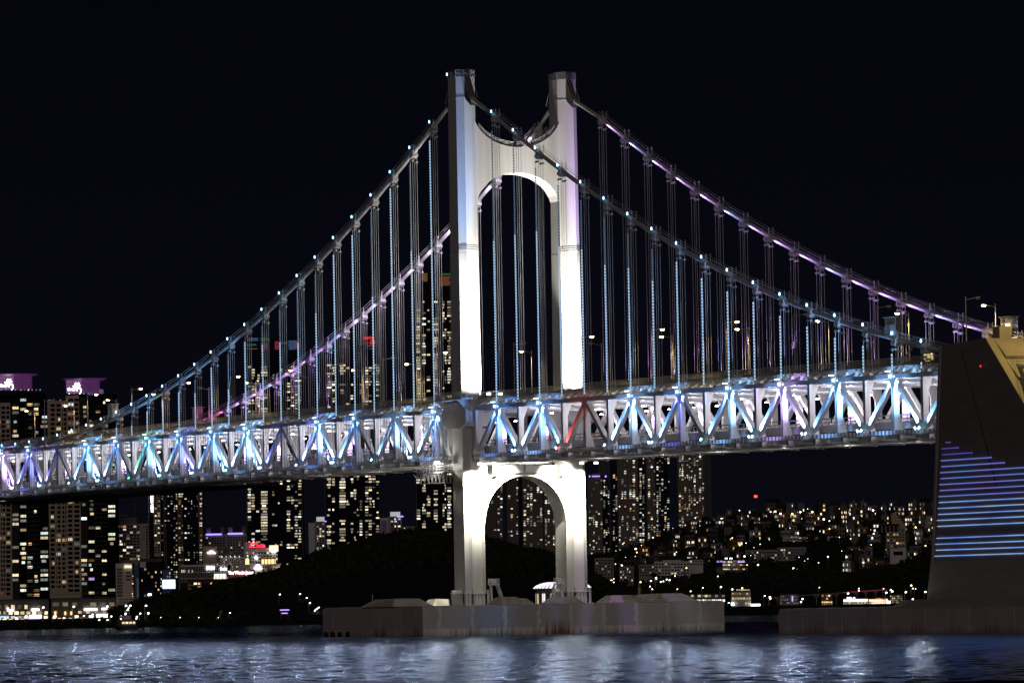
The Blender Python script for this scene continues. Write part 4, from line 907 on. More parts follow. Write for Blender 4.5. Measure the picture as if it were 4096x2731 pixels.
A.blk('wing', -150, 47, 1612, 2490, 'wall_tan', -1.6, 20, base=True); A.grid(-60, 45, 1622, 2400, 5, FH_, .16, WM, dy=-1.62, wf=.78, hf=.62); A.piers(-60, 45, 1614, 2400, 3, 3.2, 'wall_tan', -1.62)
A.blk('bay', 47, 77, 1612, 2490, 'glass_grey', -.8, 16, base=True); A.grid(48, 77, 1622, 2400, 1, FH_, .42, WM, dark=None, dy=-.82, wf=.82)
A.grid(80, 106, 1590, 2400, 1, FH_, .45, WM, dark=None, dy=0, wf=.88); A.grid(106, 160, 1590, 2400, 2, FH_, .26, WM, dark=None, wf=.8); A.bands(106, 160, 1620, 2400, FH_, 'wall_dark', 0, .16); A.piers(106, 160, 1612, 2400, 2, 1.4, 'wall_dark')
A.blk('bay', 160, 195, 1625, 2490, 'glass_black', -.6, 16, base=True); A.grid(161, 194, 1640, 2400, 1, FH_, .62, ['cream', 'cream', 'warm', 'white', 'cool'], dark=None, dy=-.62, wf=.88, runs=.4)
crown(A, -70, 122, 58, 1497, 1556, -120, 150); sharp(A, 30, 1536); dots(A, [6, 26, 46, 64, 85, 99, 115, 130, 147, 162], 1559, ['dot_pink', 'dot_blue', 'dot_teal', 'dot_green', 'dot_yellow', 'dot_red', 'sign_white', 'dot_pink', 'dot_blue', 'dot_teal'])
A.close()
B = Bld('apartment_tower', 'second apartment tower from the left with violet-lit crown and white hash sign', 'apartment tower', 3380, 330)
B.blk('core', 322, 462, 1575, 2490, 'glass_black', 0, 26, base=True)
B.blk('wing', 196, 270, 1603, 2490, 'wall_tan', -1.6, 24, base=True); B.blk('wing', 270, 322, 1582, 2490, 'wall_tan', -1.2, 24, base=True)
B.grid(200, 270, 1612, 2370, 3, FH_, .17, WM, dy=-1.62, wf=.7, hf=.62); B.grid(271, 321, 1590, 2370, 2, FH_, .24, WM, dy=-1.22, wf=.82, hf=.62); B.piers(198, 321, 1604, 2380, 4, 3.4, 'wall_tan', -1.62)
B.blk('bay', 322, 351, 1590, 2490, 'glass_grey', -.8, 16, base=True); B.grid(323, 350, 1600, 2390, 1, FH_, .45, WM, dark=None, dy=-.82, wf=.84)
B.grid(353, 379, 1600, 2400, 1, FH_, .38, WM+['violet'], dark=None, wf=.86); B.grid(379, 430, 1600, 2400, 2, FH_, .2, WM, dark=None, wf=.7); B.bands(379, 430, 1625, 2400, FH_, 'wall_dark', 0, .14); B.piers(379, 430, 1612, 2400, 2, 1.3, 'wall_dark')
B.blk('bay', 430, 464, 1590, 2490, 'glass_black', -.6, 16, base=True); B.grid(431, 463, 1700, 2390, 1, FH_, .5, ['cream', 'warm', 'cool', 'green', 'white'], dark=None, dy=-.62, wf=.84, runs=.45)
crown(B, 266, 394, 328, 1513, 1571, 249, 424); sharp(B, 302, 1551); dots(B, [278, 299, 319, 336, 357, 369, 384], 1574, ['sign_white', 'dot_red', 'dot_yellow', 'dot_green', 'dot_teal', 'dot_blue', 'dot_pink']); dots(B, [199, 218, 243, 269], 1600, ['dot_teal', 'dot_blue', 'dot_pink', 'dot_red'])
B.blk('roof_tank', 396, 411, 1556, 1573, 'wash_lilac', 2, 3)  # lilac light on the tank put in as glow
B.close()
# shop podiums at their feet
def shops(label, x0, x1, ytop, D, floors, cat='shops', seed=1):
    K = Bld('shop_podium', label, cat, D, (x0+x1)/2); K.blk('wall', x0, x1, ytop, 2490, 'wall_dim', 0, 20, base=True); K.blk('cornice', x0-1, x1+1, ytop-3, ytop+2, 'wall_dark', -.8, 22)
    for y0, y1, c, mts, wf in floors: 
        for i in range(c):
            xa = x0+(x1-x0)*(i+.5)/c; mt = random.choice(mts)
            if mt is None: continue
            a, z1 = K.P(xa, y0); _, z0 = K.P(xa, y1); put('shop_window', pane(mt), K.o, (a, -.05, z0), scale=((x1-x0)/c*wf/FPX*D*random.uniform(.6, 1), 1, z1-z0))
    return K
K = shops('shop podium with warm lit windows under the leftmost apartment tower', -40, 196, 2398, 3300, [(2418, 2434, 9, ['dim_warm', 'win_warm', None, 'dim_cream'], .7), (2444, 2456, 10, ['win_warm', 'win_amber', 'hot_warm', 'win_warm'], .75), (2462, 2472, 9, ['shop_white', 'shop_warm', 'hot_warm', 'win_white'], .9), (2474, 2488, 10, ['shop_warm', 'hot_warm', 'shop_white', 'win_amber'], .85)])
K.blk('shop_sign', 29, 56, 2436, 2443, 'sign_white', -1, .5); K.blk('shop_sign', 126, 157, 2433, 2441, 'sign_white', -1, .5); K.blk('shop_sign', 118, 165, 2459, 2471, 'sign_white', -1, .5); K.blk('violet_front', 112, 162, 2472, 2486, 'sign_violet', -1, .4); K.blk('blue_sign', 4, 36, 2462, 2468, 'sign_blue', -1, .4)
K = shops('shop podium with a long white sign under the second apartment tower', 205, 466, 2392, 3300, [(2408, 2423, 7, ['dim_warm', 'dim_warm', None, 'dim_cream'], .8), (2442, 2452, 8, ['win_amber', None, 'win_warm'], .5), (2460, 2468, 9, ['shop_white', None, 'hot_white'], .6), (2470, 2486, 12, ['win_amber', 'shop_warm', 'win_warm', 'hot_amber'], .8)])
K.blk('shop_sign', 337, 389, 2432, 2440, 'sign_white', -1, .5); K.blk('shop_sign', 386, 433, 2455, 2463, 'sign_white', -1, .5); K.blk('shop_sign', 407, 428, 2430, 2437, 'sign_white', -1, .5); K.blk('roof_terrace', 215, 460, 2372, 2374, 'wall_dim', 0, 18)
for x in (218, 258, 282): K.blk('yellow_frame', x, x+7, 2444, 2458, 'sign_amber', -1, .4)
# ---------------------------------------------------------------- hotels and offices left of the headland
Hh = Bld('hotel', 'pinkish hotel slab with rows of lit windows right of the violet-crowned towers', 'hotel', 3500, 530)
Hh.blk('wall', 463, 597, 2094, 2490, 'wall_pink', 0, 22, base=True); Hh.blk('roof_block', 464, 546, 2070, 2094, 'wall_grey', 3, 14); Hh.blk('roof_canopy', 462, 508, 2058, 2064, 'wall_cream', 2, 14); Hh.blk('canopy_post', 500, 503, 2064, 2071, 'wall_grey', 3, 2)
Hh.blk('antenna', 536.5, 537.5, 2010, 2071, 'lamp_post', 5, .4); Hh.grid(464, 560, 2099, 2250, 7, 11.8, .30, ['white', 'cream', 'amber', 'white'], dark='glass_grey', wf=.8, hf=.55); Hh.grid(582, 594, 2099, 2250, 1, 11.8, .02, WM, wf=.7, hf=.6)
Hh.bands(464, 560, 2099, 2250, 11.8, 'wall_pink', 0, .22); Hh.text('COCOLO', 575, 2143, 6.0, 'wall_dark', -.3, rot=PI/2); Hh.bar('crest', 569, 2110, 580, 2106, 3, 'wall_dark', -.3); Hh.close()
T = Bld('glass_tower', 'tall navy glass apartment tower with vertical white lettering', 'apartment tower', 4300, 715)
T.blk('fin', 596, 616, 1950, 2490, 'glass_navy', 4, 22, base=True); T.blk('fin_edge', 595, 597, 1950, 2490, 'wall_grey', 3, 22, base=True)
T.blk('wing', 615, 642, 1945, 2224, 'wall_tan', 0, 22); T.blk('body', 642, 812, 1935, 2490, 'glass_navy', 1.5, 24, base=True); T.blk('wing', 712, 734, 1935, 2490, 'wall_brown', .2, 20, base=True); T.blk('wing', 794, 812, 1935, 2260, 'wall_brown', .2, 20)
T.blk('rib', 655, 658, 1945, 2290, 'wall_brown', .4, 3); T.blk('rib', 662, 664, 1945, 2290, 'wall_brown', .4, 3)
F2 = 9.75; GR = ['cool', 'cream', 'white', 'cream', 'warm']
T.grid(616, 641, 1950, 2222, 2, F2, .38, GR, dark='glass_black', dy=-.02, wf=.62, hf=.6); T.grid(643, 692, 1950, 2300, 4, F2, .13, ['white', 'cool', 'cream'], dark=None, dy=1.46, wf=.45, hf=.4, dimp=.6); T.grid(693, 710, 1950, 2330, 2, F2, .42, ['cream', 'cool', 'warm'], dark=None, dy=1.46, wf=.6)
T.grid(713, 734, 1950, 2260, 2, F2, .36, GR, dark='glass_black', dy=.18, wf=.6, hf=.6); T.grid(736, 760, 1950, 2260, 2, F2, .22, ['cool', 'white', 'cream'], dark=None, dy=1.46, wf=.6, hot=.35); T.grid(760, 794, 1950, 2260, 3, F2, .25, ['white', 'cool'], dark=None, dy=1.46, wf=.35, hf=.4, dimp=.7); T.grid(795, 811, 1950, 2255, 1, F2, .55, GR, dark=None, dy=.18, wf=.6)
T.text('LEGIN VIEW', 606, 2010, 11.0, 'sign_white', 3.2, wide=.93, rot=PI/2); T.close()
O = Bld('office_block', 'pale office block with a lit amber rooftop drum', 'office', 3000, 520)
O.blk('wall', 464, 530, 2252, 2490, 'wall_pink', 0, 16, base=True); O.blk('stair_head', 497, 520, 2240, 2262, 'wall_brown', 1, 6); O.blk('lit_drum', 499, 525, 2260, 2270, 'hot_cream', -1, 6); O.grid(503, 524, 2282, 2330, 1, 14, .0, WM, dark='glass_black', wf=.9, hf=.4)
for i in range(11): O.blk('sign_strip', 468, 490, 2272+i*13, 2281+i*13, 'wall_dim', -.4, .3)
O.grid(526, 536, 2288, 2400, 1, 10, .8, ['amber', 'warm'], dark=None, wf=.5, hf=.4); O.blk('low_wing', 470, 540, 2388, 2415, 'wall_white', -3, 8); O.grid(478, 538, 2390, 2412, 8, 11, .0, WM, dark='glass_grey', dy=-3.02, wf=.6, hf=.5); O.close()
O = Bld('office_tower', 'dark blue glass office with a lit vertical sign board', 'office', 2950, 600)
O.blk('wall', 555, 652, 2246, 2490, 'glass_navy', 0, 18, base=True); O.blk('roof_box', 560, 648, 2232, 2247, 'wall_dark', 2, 12); O.blk('sign_board', 538, 556, 2258, 2410, 'wall_blue', -1, 2); O.blk('side_wall', 560, 583, 2246, 2268, 'wall_white', -.3, 3)
O.text('OFFICETEL', 551, 2350, 7, 'dim_white', -1.4, rot=PI/2, wide=1.7); O.grid(560, 615, 2268, 2405, 4, 15, .25, ['amber', 'warm'], dark=None, wf=.55, hf=.55); O.grid(618, 650, 2280, 2405, 3, 14, .45, ['warm', 'cream', 'amber'], dark=None, wf=.5, hf=.5); O.blk('lit_entrance', 592, 606, 2373, 2380, 'sign_white', -.5, .4); O.close()
O = Bld('billboard', 'blue billboard frame with a blank bright white-cyan screen', 'billboard', 2900, 675)
O.blk('tower', 652, 688, 2278, 2490, 'wall_blue', 0, 6, base=True); O.blk('screen_frame', 649, 704, 2315, 2355, 'wall_blue', -1.5, 2); O.blk('screen', 652, 701, 2318, 2352, 'screen_cyan', -2.0, .4); O.grid(656, 684, 2284, 2312, 3, 14, .3, ['amber'], dark=None, dy=-.02, wf=.6)
# apartment pair with violet roof lines behind
for k, (x0, x1, yt, lab) in enumerate(((818, 905, 2125, 'grey apartment block with a violet roof line left of the red sign'), (905, 990, 2122, 'grey apartment block with a violet roof line, beside the glass towers'))):
    O = Bld('apartment_block', lab, 'apartment block', 4400, (x0+x1)/2); O.blk('wall', x0, x1, yt+10, 2490, 'wall_grey', 0, 20, base=True); O.blk('stair_tower', x0+8, x0+24, yt-14, yt+10, 'wall_grey', 2, 8); O.blk('stair_tower', x1-22, x1-8, yt-18, yt+10, 'wall_dim', 2, 8)
    O.blk('roof_light_line', x0+6, x1-18, yt+8, yt+14, 'sign_violet', -1, .5); O.grid(x0+4, x1-4, yt+20, 2290, 7, 10.5, .14, GR, dark='glass_black', wf=.55, hf=.5)
    O.close()
O = Bld('hotel', 'pale stone hotel with a small white crown sign', 'hotel', 3600, 845); O.blk('wall', 815, 872, 2183, 2490, 'wall_tan', 0, 16, base=True); O.text('Novina', 846, 2210, 7, 'sign_white', -.5, wide=1.1); O.blk('sign_crest', 838, 853, 2202, 2205, 'sign_white', -.5, .4); O.grid(866, 900, 2190, 2260, 4, 10, .1, WM, dark='glass_black', wf=.6); O.blk('side_wing', 872, 902, 2188, 2490, 'wall_grey', 3, 14, base=True); O.close()
O = Bld('hotel', 'white gridded hotel block with hooked lamps along its roof', 'hotel', 3500, 925); O.blk('wall', 882, 978, 2226, 2490, 'wall_white', 0, 16, base=True); O.grid(884, 976, 2232, 2300, 11, 9.6, .16, WM, dark='glass_black', wf=.5, hf=.55)
for x in (886, 903, 921, 938, 956): O.bar('roof_lamp', x, 2222, x+4, 2228, 2.2, 'hot_white', -2)
O.close()
O = Bld('hotel', 'pale stepped hotel with a red neon sign on its roof', 'hotel', 3450, 1040); O.blk('wall', 978, 1112, 2190, 2490, 'wall_white', 0, 18, base=True); O.blk('stair_tower', 978, 996, 2168, 2192, 'wall_white', 0, 10); O.blk('parapet', 996, 1060, 2186, 2192, 'wall_grey', -.4, 16)
pts = [O.P(x, y) for x, y in ((1000, 2186), (1004, 2168), (1012, 2172), (1024, 2170), (1036, 2181), (1046, 2176), (1058, 2178), (1060, 2186))]; MB().tube([(a, -1, z) for a, z in pts], .35, 6).build('neon_outline', 'sign_red', O.o); MB().tube([(a*.98-.5, -1, z*.997-.6) for a, z in pts], .3, 6).build('neon_outline', 'sign_red', O.o); O.bar('neon_base', 1000, 2187, 1060, 2187, 3, 'sign_red', -1)
for x in (1006, 1014, 1050, 1056): O.bar('neon_stroke', x, 2171 if x < 1030 else 2180, x, 2186, 2, 'dot_pink', -1)
O.blk('lit_drum', 1078, 1112, 2180, 2204, 'shop_warm', -2, 6); O.blk('lit_drum_neck', 1084, 1104, 2200, 2206, 'shop_white', -2.3, 4); O.grid(984, 1112, 2204, 2300, 11, 12, .22, WM, dark='glass_grey', wf=.6, hf=.5); O.bar('roof_spot', 1021, 2226, 1030, 2234, 8, 'sign_white', -2); O.close()
O = Bld('department_store', 'long pale department store with white window grid and white signs', 'store', 3100, 790); O.blk('wall', 722, 912, 2262, 2490, 'glass_grey', 0, 26, base=True); O.bands(722, 912, 2265, 2330, 24, 'wall_white', 0, .10); O.piers(724, 910, 2262, 2330, 26, 1.3, 'wall_white'); O.blk('roof', 722, 912, 2257, 2263, 'wall_white', -.6, 27)
for x in (726, 732, 738, 754, 768): O.blk('wall_lamp', x, x+3, 2278, 2288, 'win_warm', -.6, .3)
O.text('SFARM', 842, 2272, 13, 'sign_white', -1, wide=.62); O.text('Outlet', 894, 2274, 12, 'sign_white', -1, wide=.62); O.close()
W = Bld('seaside_hotel', 'low seaside hotel with large white sign and amber-lit balconies', 'hotel', 2750, 880)
W.blk('wing', 752, 1015, 2322, 2490, 'wall_brown', 0, 18, base=True); W.blk('roof', 748, 1020, 2314, 2325, 'roof_red', -1.5, 21); W.blk('sign_wall', 910, 1016, 2277, 2314, 'roof_red', 4, 6); W.blk('attic', 850, 1080, 2305, 2318, 'wall_pink', 5, 14)
W.text('The Westin Josun', 962, 2289, 12.5, 'sign_white', 3.0, wide=.80); W.blk('lit_bay', 855, 902, 2293, 2315, 'hot_white', 3.8, 3); W.blk('lit_bay', 1028, 1072, 2290, 2310, 'hot_white', 3.8, 3)
for x in np.arange(858, 902, 6.0): W.blk('bay_mullion', x, x+.8, 2293, 2315, 'wall_pink', 3.6, .2)
for x in np.arange(1031, 1072, 6.0): W.blk('bay_mullion', x, x+.8, 2290, 2310, 'wall_pink', 3.6, .2)
W.grid(758, 1010, 2326, 2382, 16, 13.6, .42, ['warm', 'amber', 'warm', 'cream'], dark='glass_black', wf=.8, hf=.5, hot=.3); W.bands(755, 1012, 2326, 2382, 13.6, 'wall_cream', 0, .2); W.close()
G2 = Bld('resort_hotel', 'resort hotel with glowing amber rooftop pavilion and round white emblem', 'hotel', 3000, 1060); G2.blk('wall', 955, 1135, 2255, 2490, 'wall_pink', 0, 20, base=True); G2.blk('pavilion', 1043, 1099, 2234, 2255, 'sign_amber', 1, 8); G2.blk('pavilion', 981, 994, 2234, 2256, 'sign_amber', 1, 6)
for i in range(5): G2.blk('pavilion_post', 1043+i*13, 1046+i*13, 2233, 2256, 'wall_brown', .8, .3)
G2.blk('pavilion_roof', 1040, 1102, 2231, 2235, 'roof_dark', .5, 9)
q = G2.P(1032, 2263); MB().tube([(q[0], -.8, q[1]), (q[0], -1.2, q[1])], 1.0, 16).build('emblem', 'sign_white', G2.o); G2.blk('sign_plate', 1017, 1047, 2270, 2276, 'sign_white', -1, .4); G2.blk('sign_plate', 1112, 1140, 2269, 2279, 'sign_white', -1, .4); G2.grid(1048, 1110, 2260, 2296, 6, 11, .6, ['amber', 'warm'], dark='glass_black', wf=.5, hf=.6); G2.close()
# ---------------------------------------------------------------- three supertall glass towers
def lct(label, x0, x1, ytop, cols, D=5600, seed=1, screens=()):
    random.seed(seed); L_ = Bld('glass_skyscraper', label, 'skyscraper', D, (x0+x1)/2); L_.blk('body', x0, x1, ytop, 2490, 'glass_navy', 0, 40, base=True); L_.blk('corner', x0-1, x0+1, ytop, 2490, 'wall_dim', -.8, 3, base=True); L_.blk('corner', x1-1, x1+1, ytop, 2490, 'wall_dim', -.8, 3, base=True)
    fh = 11.1; y1 = 2330
    for a, b_, n, lit, rn, dk in cols: L_.grid(a, b_, ytop+110, y1, n, fh, lit, LC, dark=dk, wf=.84, hf=.62, runs=rn, dimp=.3)
    L_.bands(x0+2, x1-2, ytop+100, y1, fh, 'glass_black', 0, .2)
    for (a, b_, ya, yb, mt) in screens:
        k = int((yb-ya)/4.2)
        for i in range(k): L_.blk('media_line', a+random.uniform(0, (b_-a)*.12), b_-random.uniform(0, (b_-a)*.2), ya+i*4.2, ya+i*4.2+2.1, mt, -1, .5)
    L_.close(); return L_
for nm, c, s in (('led_red', (1, .03, .03), .85), ('led_orange', (.55, .16, .06), .35), ('led_teal', (.04, .22, .22), .5), ('led_navy', (.06, .16, .36), .6), ('led_green', (.05, .30, .10), .4), ('led_amber', (.45, .25, .06), .4), ('led_wine', (.45, .03, .08), .6)): glow(nm, c, s)
lct('left dark glass skyscraper with coloured light band, behind the hanger ropes', 985, 1208, 1352, [(990, 1020, 2, .5, .35, None), (1022, 1042, 1, .35, .3, None), (1042, 1072, 1, .62, .5, None), (1088, 1130, 4, .14, .2, None), (1146, 1178, 2, .4, .3, None), (1178, 1206, 2, .55, .3, None)], seed=31,
    screens=[(985, 1040, 1352, 1366, 'led_navy'), (1040, 1080, 1352, 1366, 'led_green'), (985, 1032, 1376, 1388, 'led_teal'), (1042, 1076, 1374, 1394, 'led_orange'), (985, 1032, 1394, 1399, 'led_amber'), (1042, 1068, 1394, 1404, 'led_wine'), (1098, 1120, 1366, 1400, 'led_wine'), (1120, 1152, 1368, 1380, 'led_navy'), (1152, 1190, 1362, 1400, 'led_navy'), (1176, 1200, 1362, 1398, 'led_wine')])
lct('middle dark glass skyscraper with a red light band at its top', 1300, 1518, 1345, [(1306, 1326, 1, .55, .4, None), (1328, 1340, 1, .5, .3, None), (1356, 1384, 1, .62, .5, None), (1384, 1398, 1, .3, .2, None), (1402, 1450, 4, .14, .2, None), (1460, 1488, 2, .5, .3, None), (1488, 1518, 2, .38, .3, None)], seed=47,
    screens=[(1300, 1350, 1374, 1380, 'led_navy'), (1296, 1355, 1397, 1406, 'led_teal'), (1448, 1504, 1346, 1361, 'led_red'), (1478, 1504, 1361, 1380, 'led_red'), (1450, 1500, 1370, 1378, 'led_orange'), (1466, 1504, 1380, 1392, 'led_wine'), (1474, 1506, 1394, 1402, 'led_navy')])
L3 = lct('tallest dark glass skyscraper half hidden by the near tower leg', 1662, 1810, 1092, [(1664, 1682, 1, .55, .5, None), (1688, 1704, 1, .48, .4, None), (1706, 1722, 1, .2, .2, None), (1734, 1752, 1, .5, .4, None), (1770, 1786, 2, .5, .4, None), (1788, 1806, 1, .6, .5, None)], seed=53,
    screens=[(1688, 1712, 1094, 1128, 'led_amber'), (1758, 1806, 1094, 1104, 'led_green'), (1758, 1806, 1106, 1144, 'led_orange'), (1726, 1734, 1212, 1216, 'led_navy')])
random.seed(99)
# slim pale towers between the skyscrapers
for (x0, x1, yt, lab, lit) in ((1237, 1304, 2088, 'slim pale apartment block with a floodlit top left of the headland', .4), (1525, 1610, 2068, 'violet-edged pale apartment block on the headland skyline', .35)):
    O = Bld('apartment_block', lab, 'apartment block', 4200, (x0+x1)/2); O.blk('wall', x0, x0+(x1-x0)*.36, yt+2, 2490, 'wall_white', 0, 18, base=True); O.blk('wall', x0+(x1-x0)*.36, x1, yt-4, 2490, 'wall_grey', 1.2, 18, base=True); O.blk('floodlit_top', x0+(x1-x0)*.42, x0+(x1-x0)*.88, yt-22, yt-2, 'wash_white', 2, 8); O.grid(x0+(x1-x0)*.42, x1-6, yt+2, 2240, 3, 9.6, lit, GR, dark='glass_black', dy=1.18, wf=.6, hf=.6)  # floodlight on the top put in as glow of the block
    O.blk('violet_lamp', x1-6, x1+2, yt-6, yt-2, 'sign_violet', -.5, .5); O.close()
O.blk('violet_side', 1525, 1548, 2080, 2150, 'crown_violet_dim', -.2, .2); O.blk('violet_roof_line', 1588, 1614, 2063, 2067, 'sign_violet', -.6, .5)
O = Bld('apartment_block', 'low pale apartment slab peeping over the headland crest', 'apartment block', 4500, 1640); O.blk('wall', 1612, 1662, 2104, 2490, 'wall_grey', 0, 14, base=True); O.grid(1614, 1660, 2108, 2140, 6, 9, .06, GR, dark='glass_black', wf=.5); O.close()
# ---------------------------------------------------------------- residential towers seen through and right of the portal
def rtower(label, x0, x1, ytop, strips, D=6200, fh=8.3, seed=1, wall='wall_dim', ybot=2250):
    random.seed(seed); R0 = Bld('residential_tower', label, 'apartment tower', D, (x0+x1)/2, group='residential towers behind the bridge'); 
    for a, b_, w_, n, lit, dy in strips:
        R0.blk('wing', a, b_, ytop, 2490, w_, dy, 24, base=True)
        if n: R0.grid(a+1, b_-1, ytop+5, ybot, n, fh, lit, RC, dark=None, dy=dy-.05, wf=.7, hf=.6, runs=.35, dimp=.45)
        if w_ == wall: R0.bands(a, b_, ytop+5, ybot, fh, 'wall_brown', dy, .22)
    R0.close(); return R0
rtower('residential tower framed by the lower portal, left part', 1935, 2012, 1860, [(1935, 1988, 'wall_dim', 4, .16, 0), (1988, 2012, 'wall_dim', 2, .34, 1)], seed=3)
rtower('wide residential tower framed by the middle of the lower portal', 2030, 2175, 1800, [(2030, 2075, 'wall_dim', 4, .20, 0), (2075, 2092, 'glass_navy', 0, 0, 2), (2092, 2132, 'wall_dim', 3, .46, .5), (2132, 2172, 'wall_dim', 3, .18, 1)], seed=4)
rtower('residential tower framed by the lower portal, right part', 2178, 2262, 1860, [(2178, 2222, 'wall_dim', 4, .36, 0), (2222, 2262, 'glass_navy', 3, .2, 1)], seed=5)
rt = rtower('short residential tower with violet roof line just right of the far leg', 2354, 2442, 1912, [(2354, 2380, 'wall_dim', 3, .26, 0), (2380, 2412, 'wall_dim', 3, .16, .5), (2412, 2440, 'glass_navy', 3, .42, 1)], seed=6)
rt.blk('roof_light_line', 2368, 2399, 1902, 1906, 'sign_violet', -1, .5); rt.blk('roof_light_line', 2356, 2361, 1901, 1908, 'sign_violet', -1, .5); rt.blk('roof_light_line', 2420, 2426, 1901, 1908, 'sign_violet', -1, .5); rt.blk('roof_frame', 2366, 2402, 1893, 1912, 'wall_dim', 3, 6)
O = Bld('apartment_tower', 'faint unlit tower shaft behind the short violet-roofed tower', 'apartment tower', 6800, 2425); O.blk('shaft', 2398, 2440, 1820, 2490, 'wall_dark', 0, 20, base=True); O.piers(2400, 2438, 1822, 2200, 2, 2, 'wall_dim')
rtower('broad residential tower with three lit window columns right of the bridge tower', 2450, 2575, 1800, [(2450, 2472, 'glass_navy', 2, .34, 1), (2473, 2528, 'wall_dim', 5, .22, 0), (2528, 2556, 'wall_dim', 2, .5, .5), (2556, 2580, 'glass_navy', 2, .55, 1)], seed=8)
rtower('residential tower whose right edge shows a column of lit rooms', 2590, 2680, 1800, [(2590, 2624, 'wall_dim', 3, .2, 0), (2624, 2655, 'glass_navy', 3, .42, .5), (2655, 2680, 'glass_navy', 2, .4, 1)], seed=9)
rtower('rightmost residential tower beside the open night sky', 2714, 2850, 1800, [(2714, 2736, 'wall_dim', 2, .5, 0), (2736, 2772, 'wall_dim', 4, .26, .3), (2772, 2818, 'wall_dim', 4, .42, .6), (2818, 2850, 'wall_dark', 1, .04, 1)], seed=10)
random.seed(1234)
# ---------------------------------------------------------------- houses on the right hillside
WALLS = ['wall_dim', 'wall_dim', 'wall_dark', 'wall_grey', 'wall_brown', 'wall_dim']
def house(label, xc, D, wpx, floors, cols, lit, wall, pal, yaw=0.0, group=None, zb_=None, fh=2.9, roof=None, dimp=.3, hot=.42, name='house', cat='house'):
    z0 = (zb_ if zb_ is not None else hz(xc, D))-1.5; H = Bld(name, label, cat, D, xc, group, zbase=z0, yaw=yaw); a = px(xc, 2200, D)[0]; H.o.location = cw(a, D, z0); w_ = wpx/FPX*D; h = floors*fh+2.0; dp = random.uniform(8, 13)
    put('wall', unit(wall), H.o, (0, 0, 0), scale=(w_, dp, h))
    if roof == 'pitch': MB().prism([(-w_/2-.5, 0), (w_/2+.5, 0), (w_*.32, 2.6), (-w_*.32, 2.6)], lambda x, z: (x, -.6, h+z), lambda x, z: (x, dp+.6, h+z)).build('roof', 'roof_dark', H.o)
    elif roof == 'stair': put('roof_hut', unit(wall), H.o, (random.uniform(-.25, .25)*w_, 2, h), scale=(w_*.25, 4, 2.5)); put('parapet', unit(wall), H.o, (0, -.15, h), scale=(w_+.3, .4, .6))
    else: put('parapet', unit(wall), H.o, (0, -.15, h), scale=(w_+.3, .4, .7))
    for f in range(floors):
        for c in range(cols):
            on = random.random() < lit; x = (c+.5)/cols*w_-w_/2; ww = w_/cols*.62; z = 1.7+f*fh+.9
            if on: r = random.random(); put('window', pane(('dim_' if r < dimp else ('hot_' if r > 1-hot else 'win_'))+random.choice(pal)), H.o, (x, -.03, z), scale=(ww*random.uniform(.6, 1), 1, fh*.5))
            elif wpx > 34: put('window', pane('glass_black'), H.o, (x, -.03, z), scale=(ww, 1, fh*.5))
    return H
rows_ = [(3640, 2870, 3760, 22, 'top row', .40), (3520, 2760, 3760, 22, 'second row from the top', .42), (3400, 2700, 3760, 21, 'third row from the top', .44), (3270, 2560, 3760, 22, 'fourth row from the top', .40), (3140, 2480, 3760, 21, 'fifth row from the top', .42), (3020, 2620, 3760, 18, 'fourth row from the shore', .38), (2900, 3000, 3750, 12, 'third row from the shore', .38), (2800, 3010, 3700, 10, 'second row from the shore', .36)]
for D, x0, x1, n, rn, lit in rows_:
    for i in range(n):
        x = x0+(x1-x0)*(i+.5)/n+random.uniform(-14, 14); wd = random.uniform(24, 52)*3000/D
        if D < 3200 and (3112 < x < 3372 or 2972 < x < 3112): continue
        fl_ = random.choice([1, 2, 2, 2, 3, 3]); cl = random.choice([3, 4, 5, 6]); wl = random.choice(WALLS)
        house('small %s hillside house, %s from the left in the %s' % ({'wall_dim': 'dim', 'wall_dark': 'dark', 'wall_grey': 'grey', 'wall_brown': 'brown'}[wl], ordw(i), rn), x, D+random.uniform(-25, 25), wd, fl_, cl, lit*random.choice([.3, .8, 1.2, 1.6]), wl, random.choice([RC, ['cool', 'white', 'cream'], ['amber', 'warm', 'cream'], RC]), random.uniform(-.35, .35), 'houses on the right hillside', roof=random.choice([None, 'stair', 'pitch', 'stair']))
def scatter_trees():
    r = np.random.default_rng(77); C = []; R_ = []
    for i in range(560):
        x = r.uniform(2360, 3780)
        if 2740 < x < 2830: continue
        D = r.uniform(2700, 3620); a = px(x, 2200, D)[0]; rr = r.uniform(2.0, 4.0); C.append(tuple(cw(a, D, hz(x, D)+rr*.8))); R_.append(rr)
    tag(leaves('woodland', C, R_, 40, .7, 'leaf_dark', seed=78), 'dark trees standing between the hillside houses', 'woodland', kind='stuff')
scatter_trees()
# landmark blocks among them
def lb(label, x0, x1, y0, y1, D, wall, cols, fh, lit, pal, **k):
    O = Bld('apartment_block', label, 'apartment block', D, (x0+x1)/2, zbase=px((x0+x1)/2, y1, D)[1]-6); O.blk('wall', x0, x1, y0, y1, wall, 0, 12, base=True); O.grid(x0+2, x1-2, y0+3, y1, cols, fh, lit, pal, dark='glass_black', wf=.62, hf=.5); O.bands(x0, x1, y0+3, y1, fh, wall, 0, .16); O.blk('parapet', x0-1, x1+1, y0-2, y0+1, wall, -.4, 12.6); return O
O = lb('long low grey-white apartment block floodlit on the dark hillside', 3124, 3358, 2148, 2178, 3240, 'wall_white', 26, 9.6, .13, ['cream', 'cool', 'warm']); O.close()
O = lb('pale seven-storey hotel with balconies lit at its left end', 2618, 2760, 2246, 2318, 2860, 'wall_white', 11, 12.2, .16, ['amber', 'warm']); O.blk('attic', 2650, 2725, 2236, 2247, 'wall_cream', 2, 9); O.blk('roof', 2640, 2735, 2222, 2237, 'roof_dark', 1, 12); O.close()
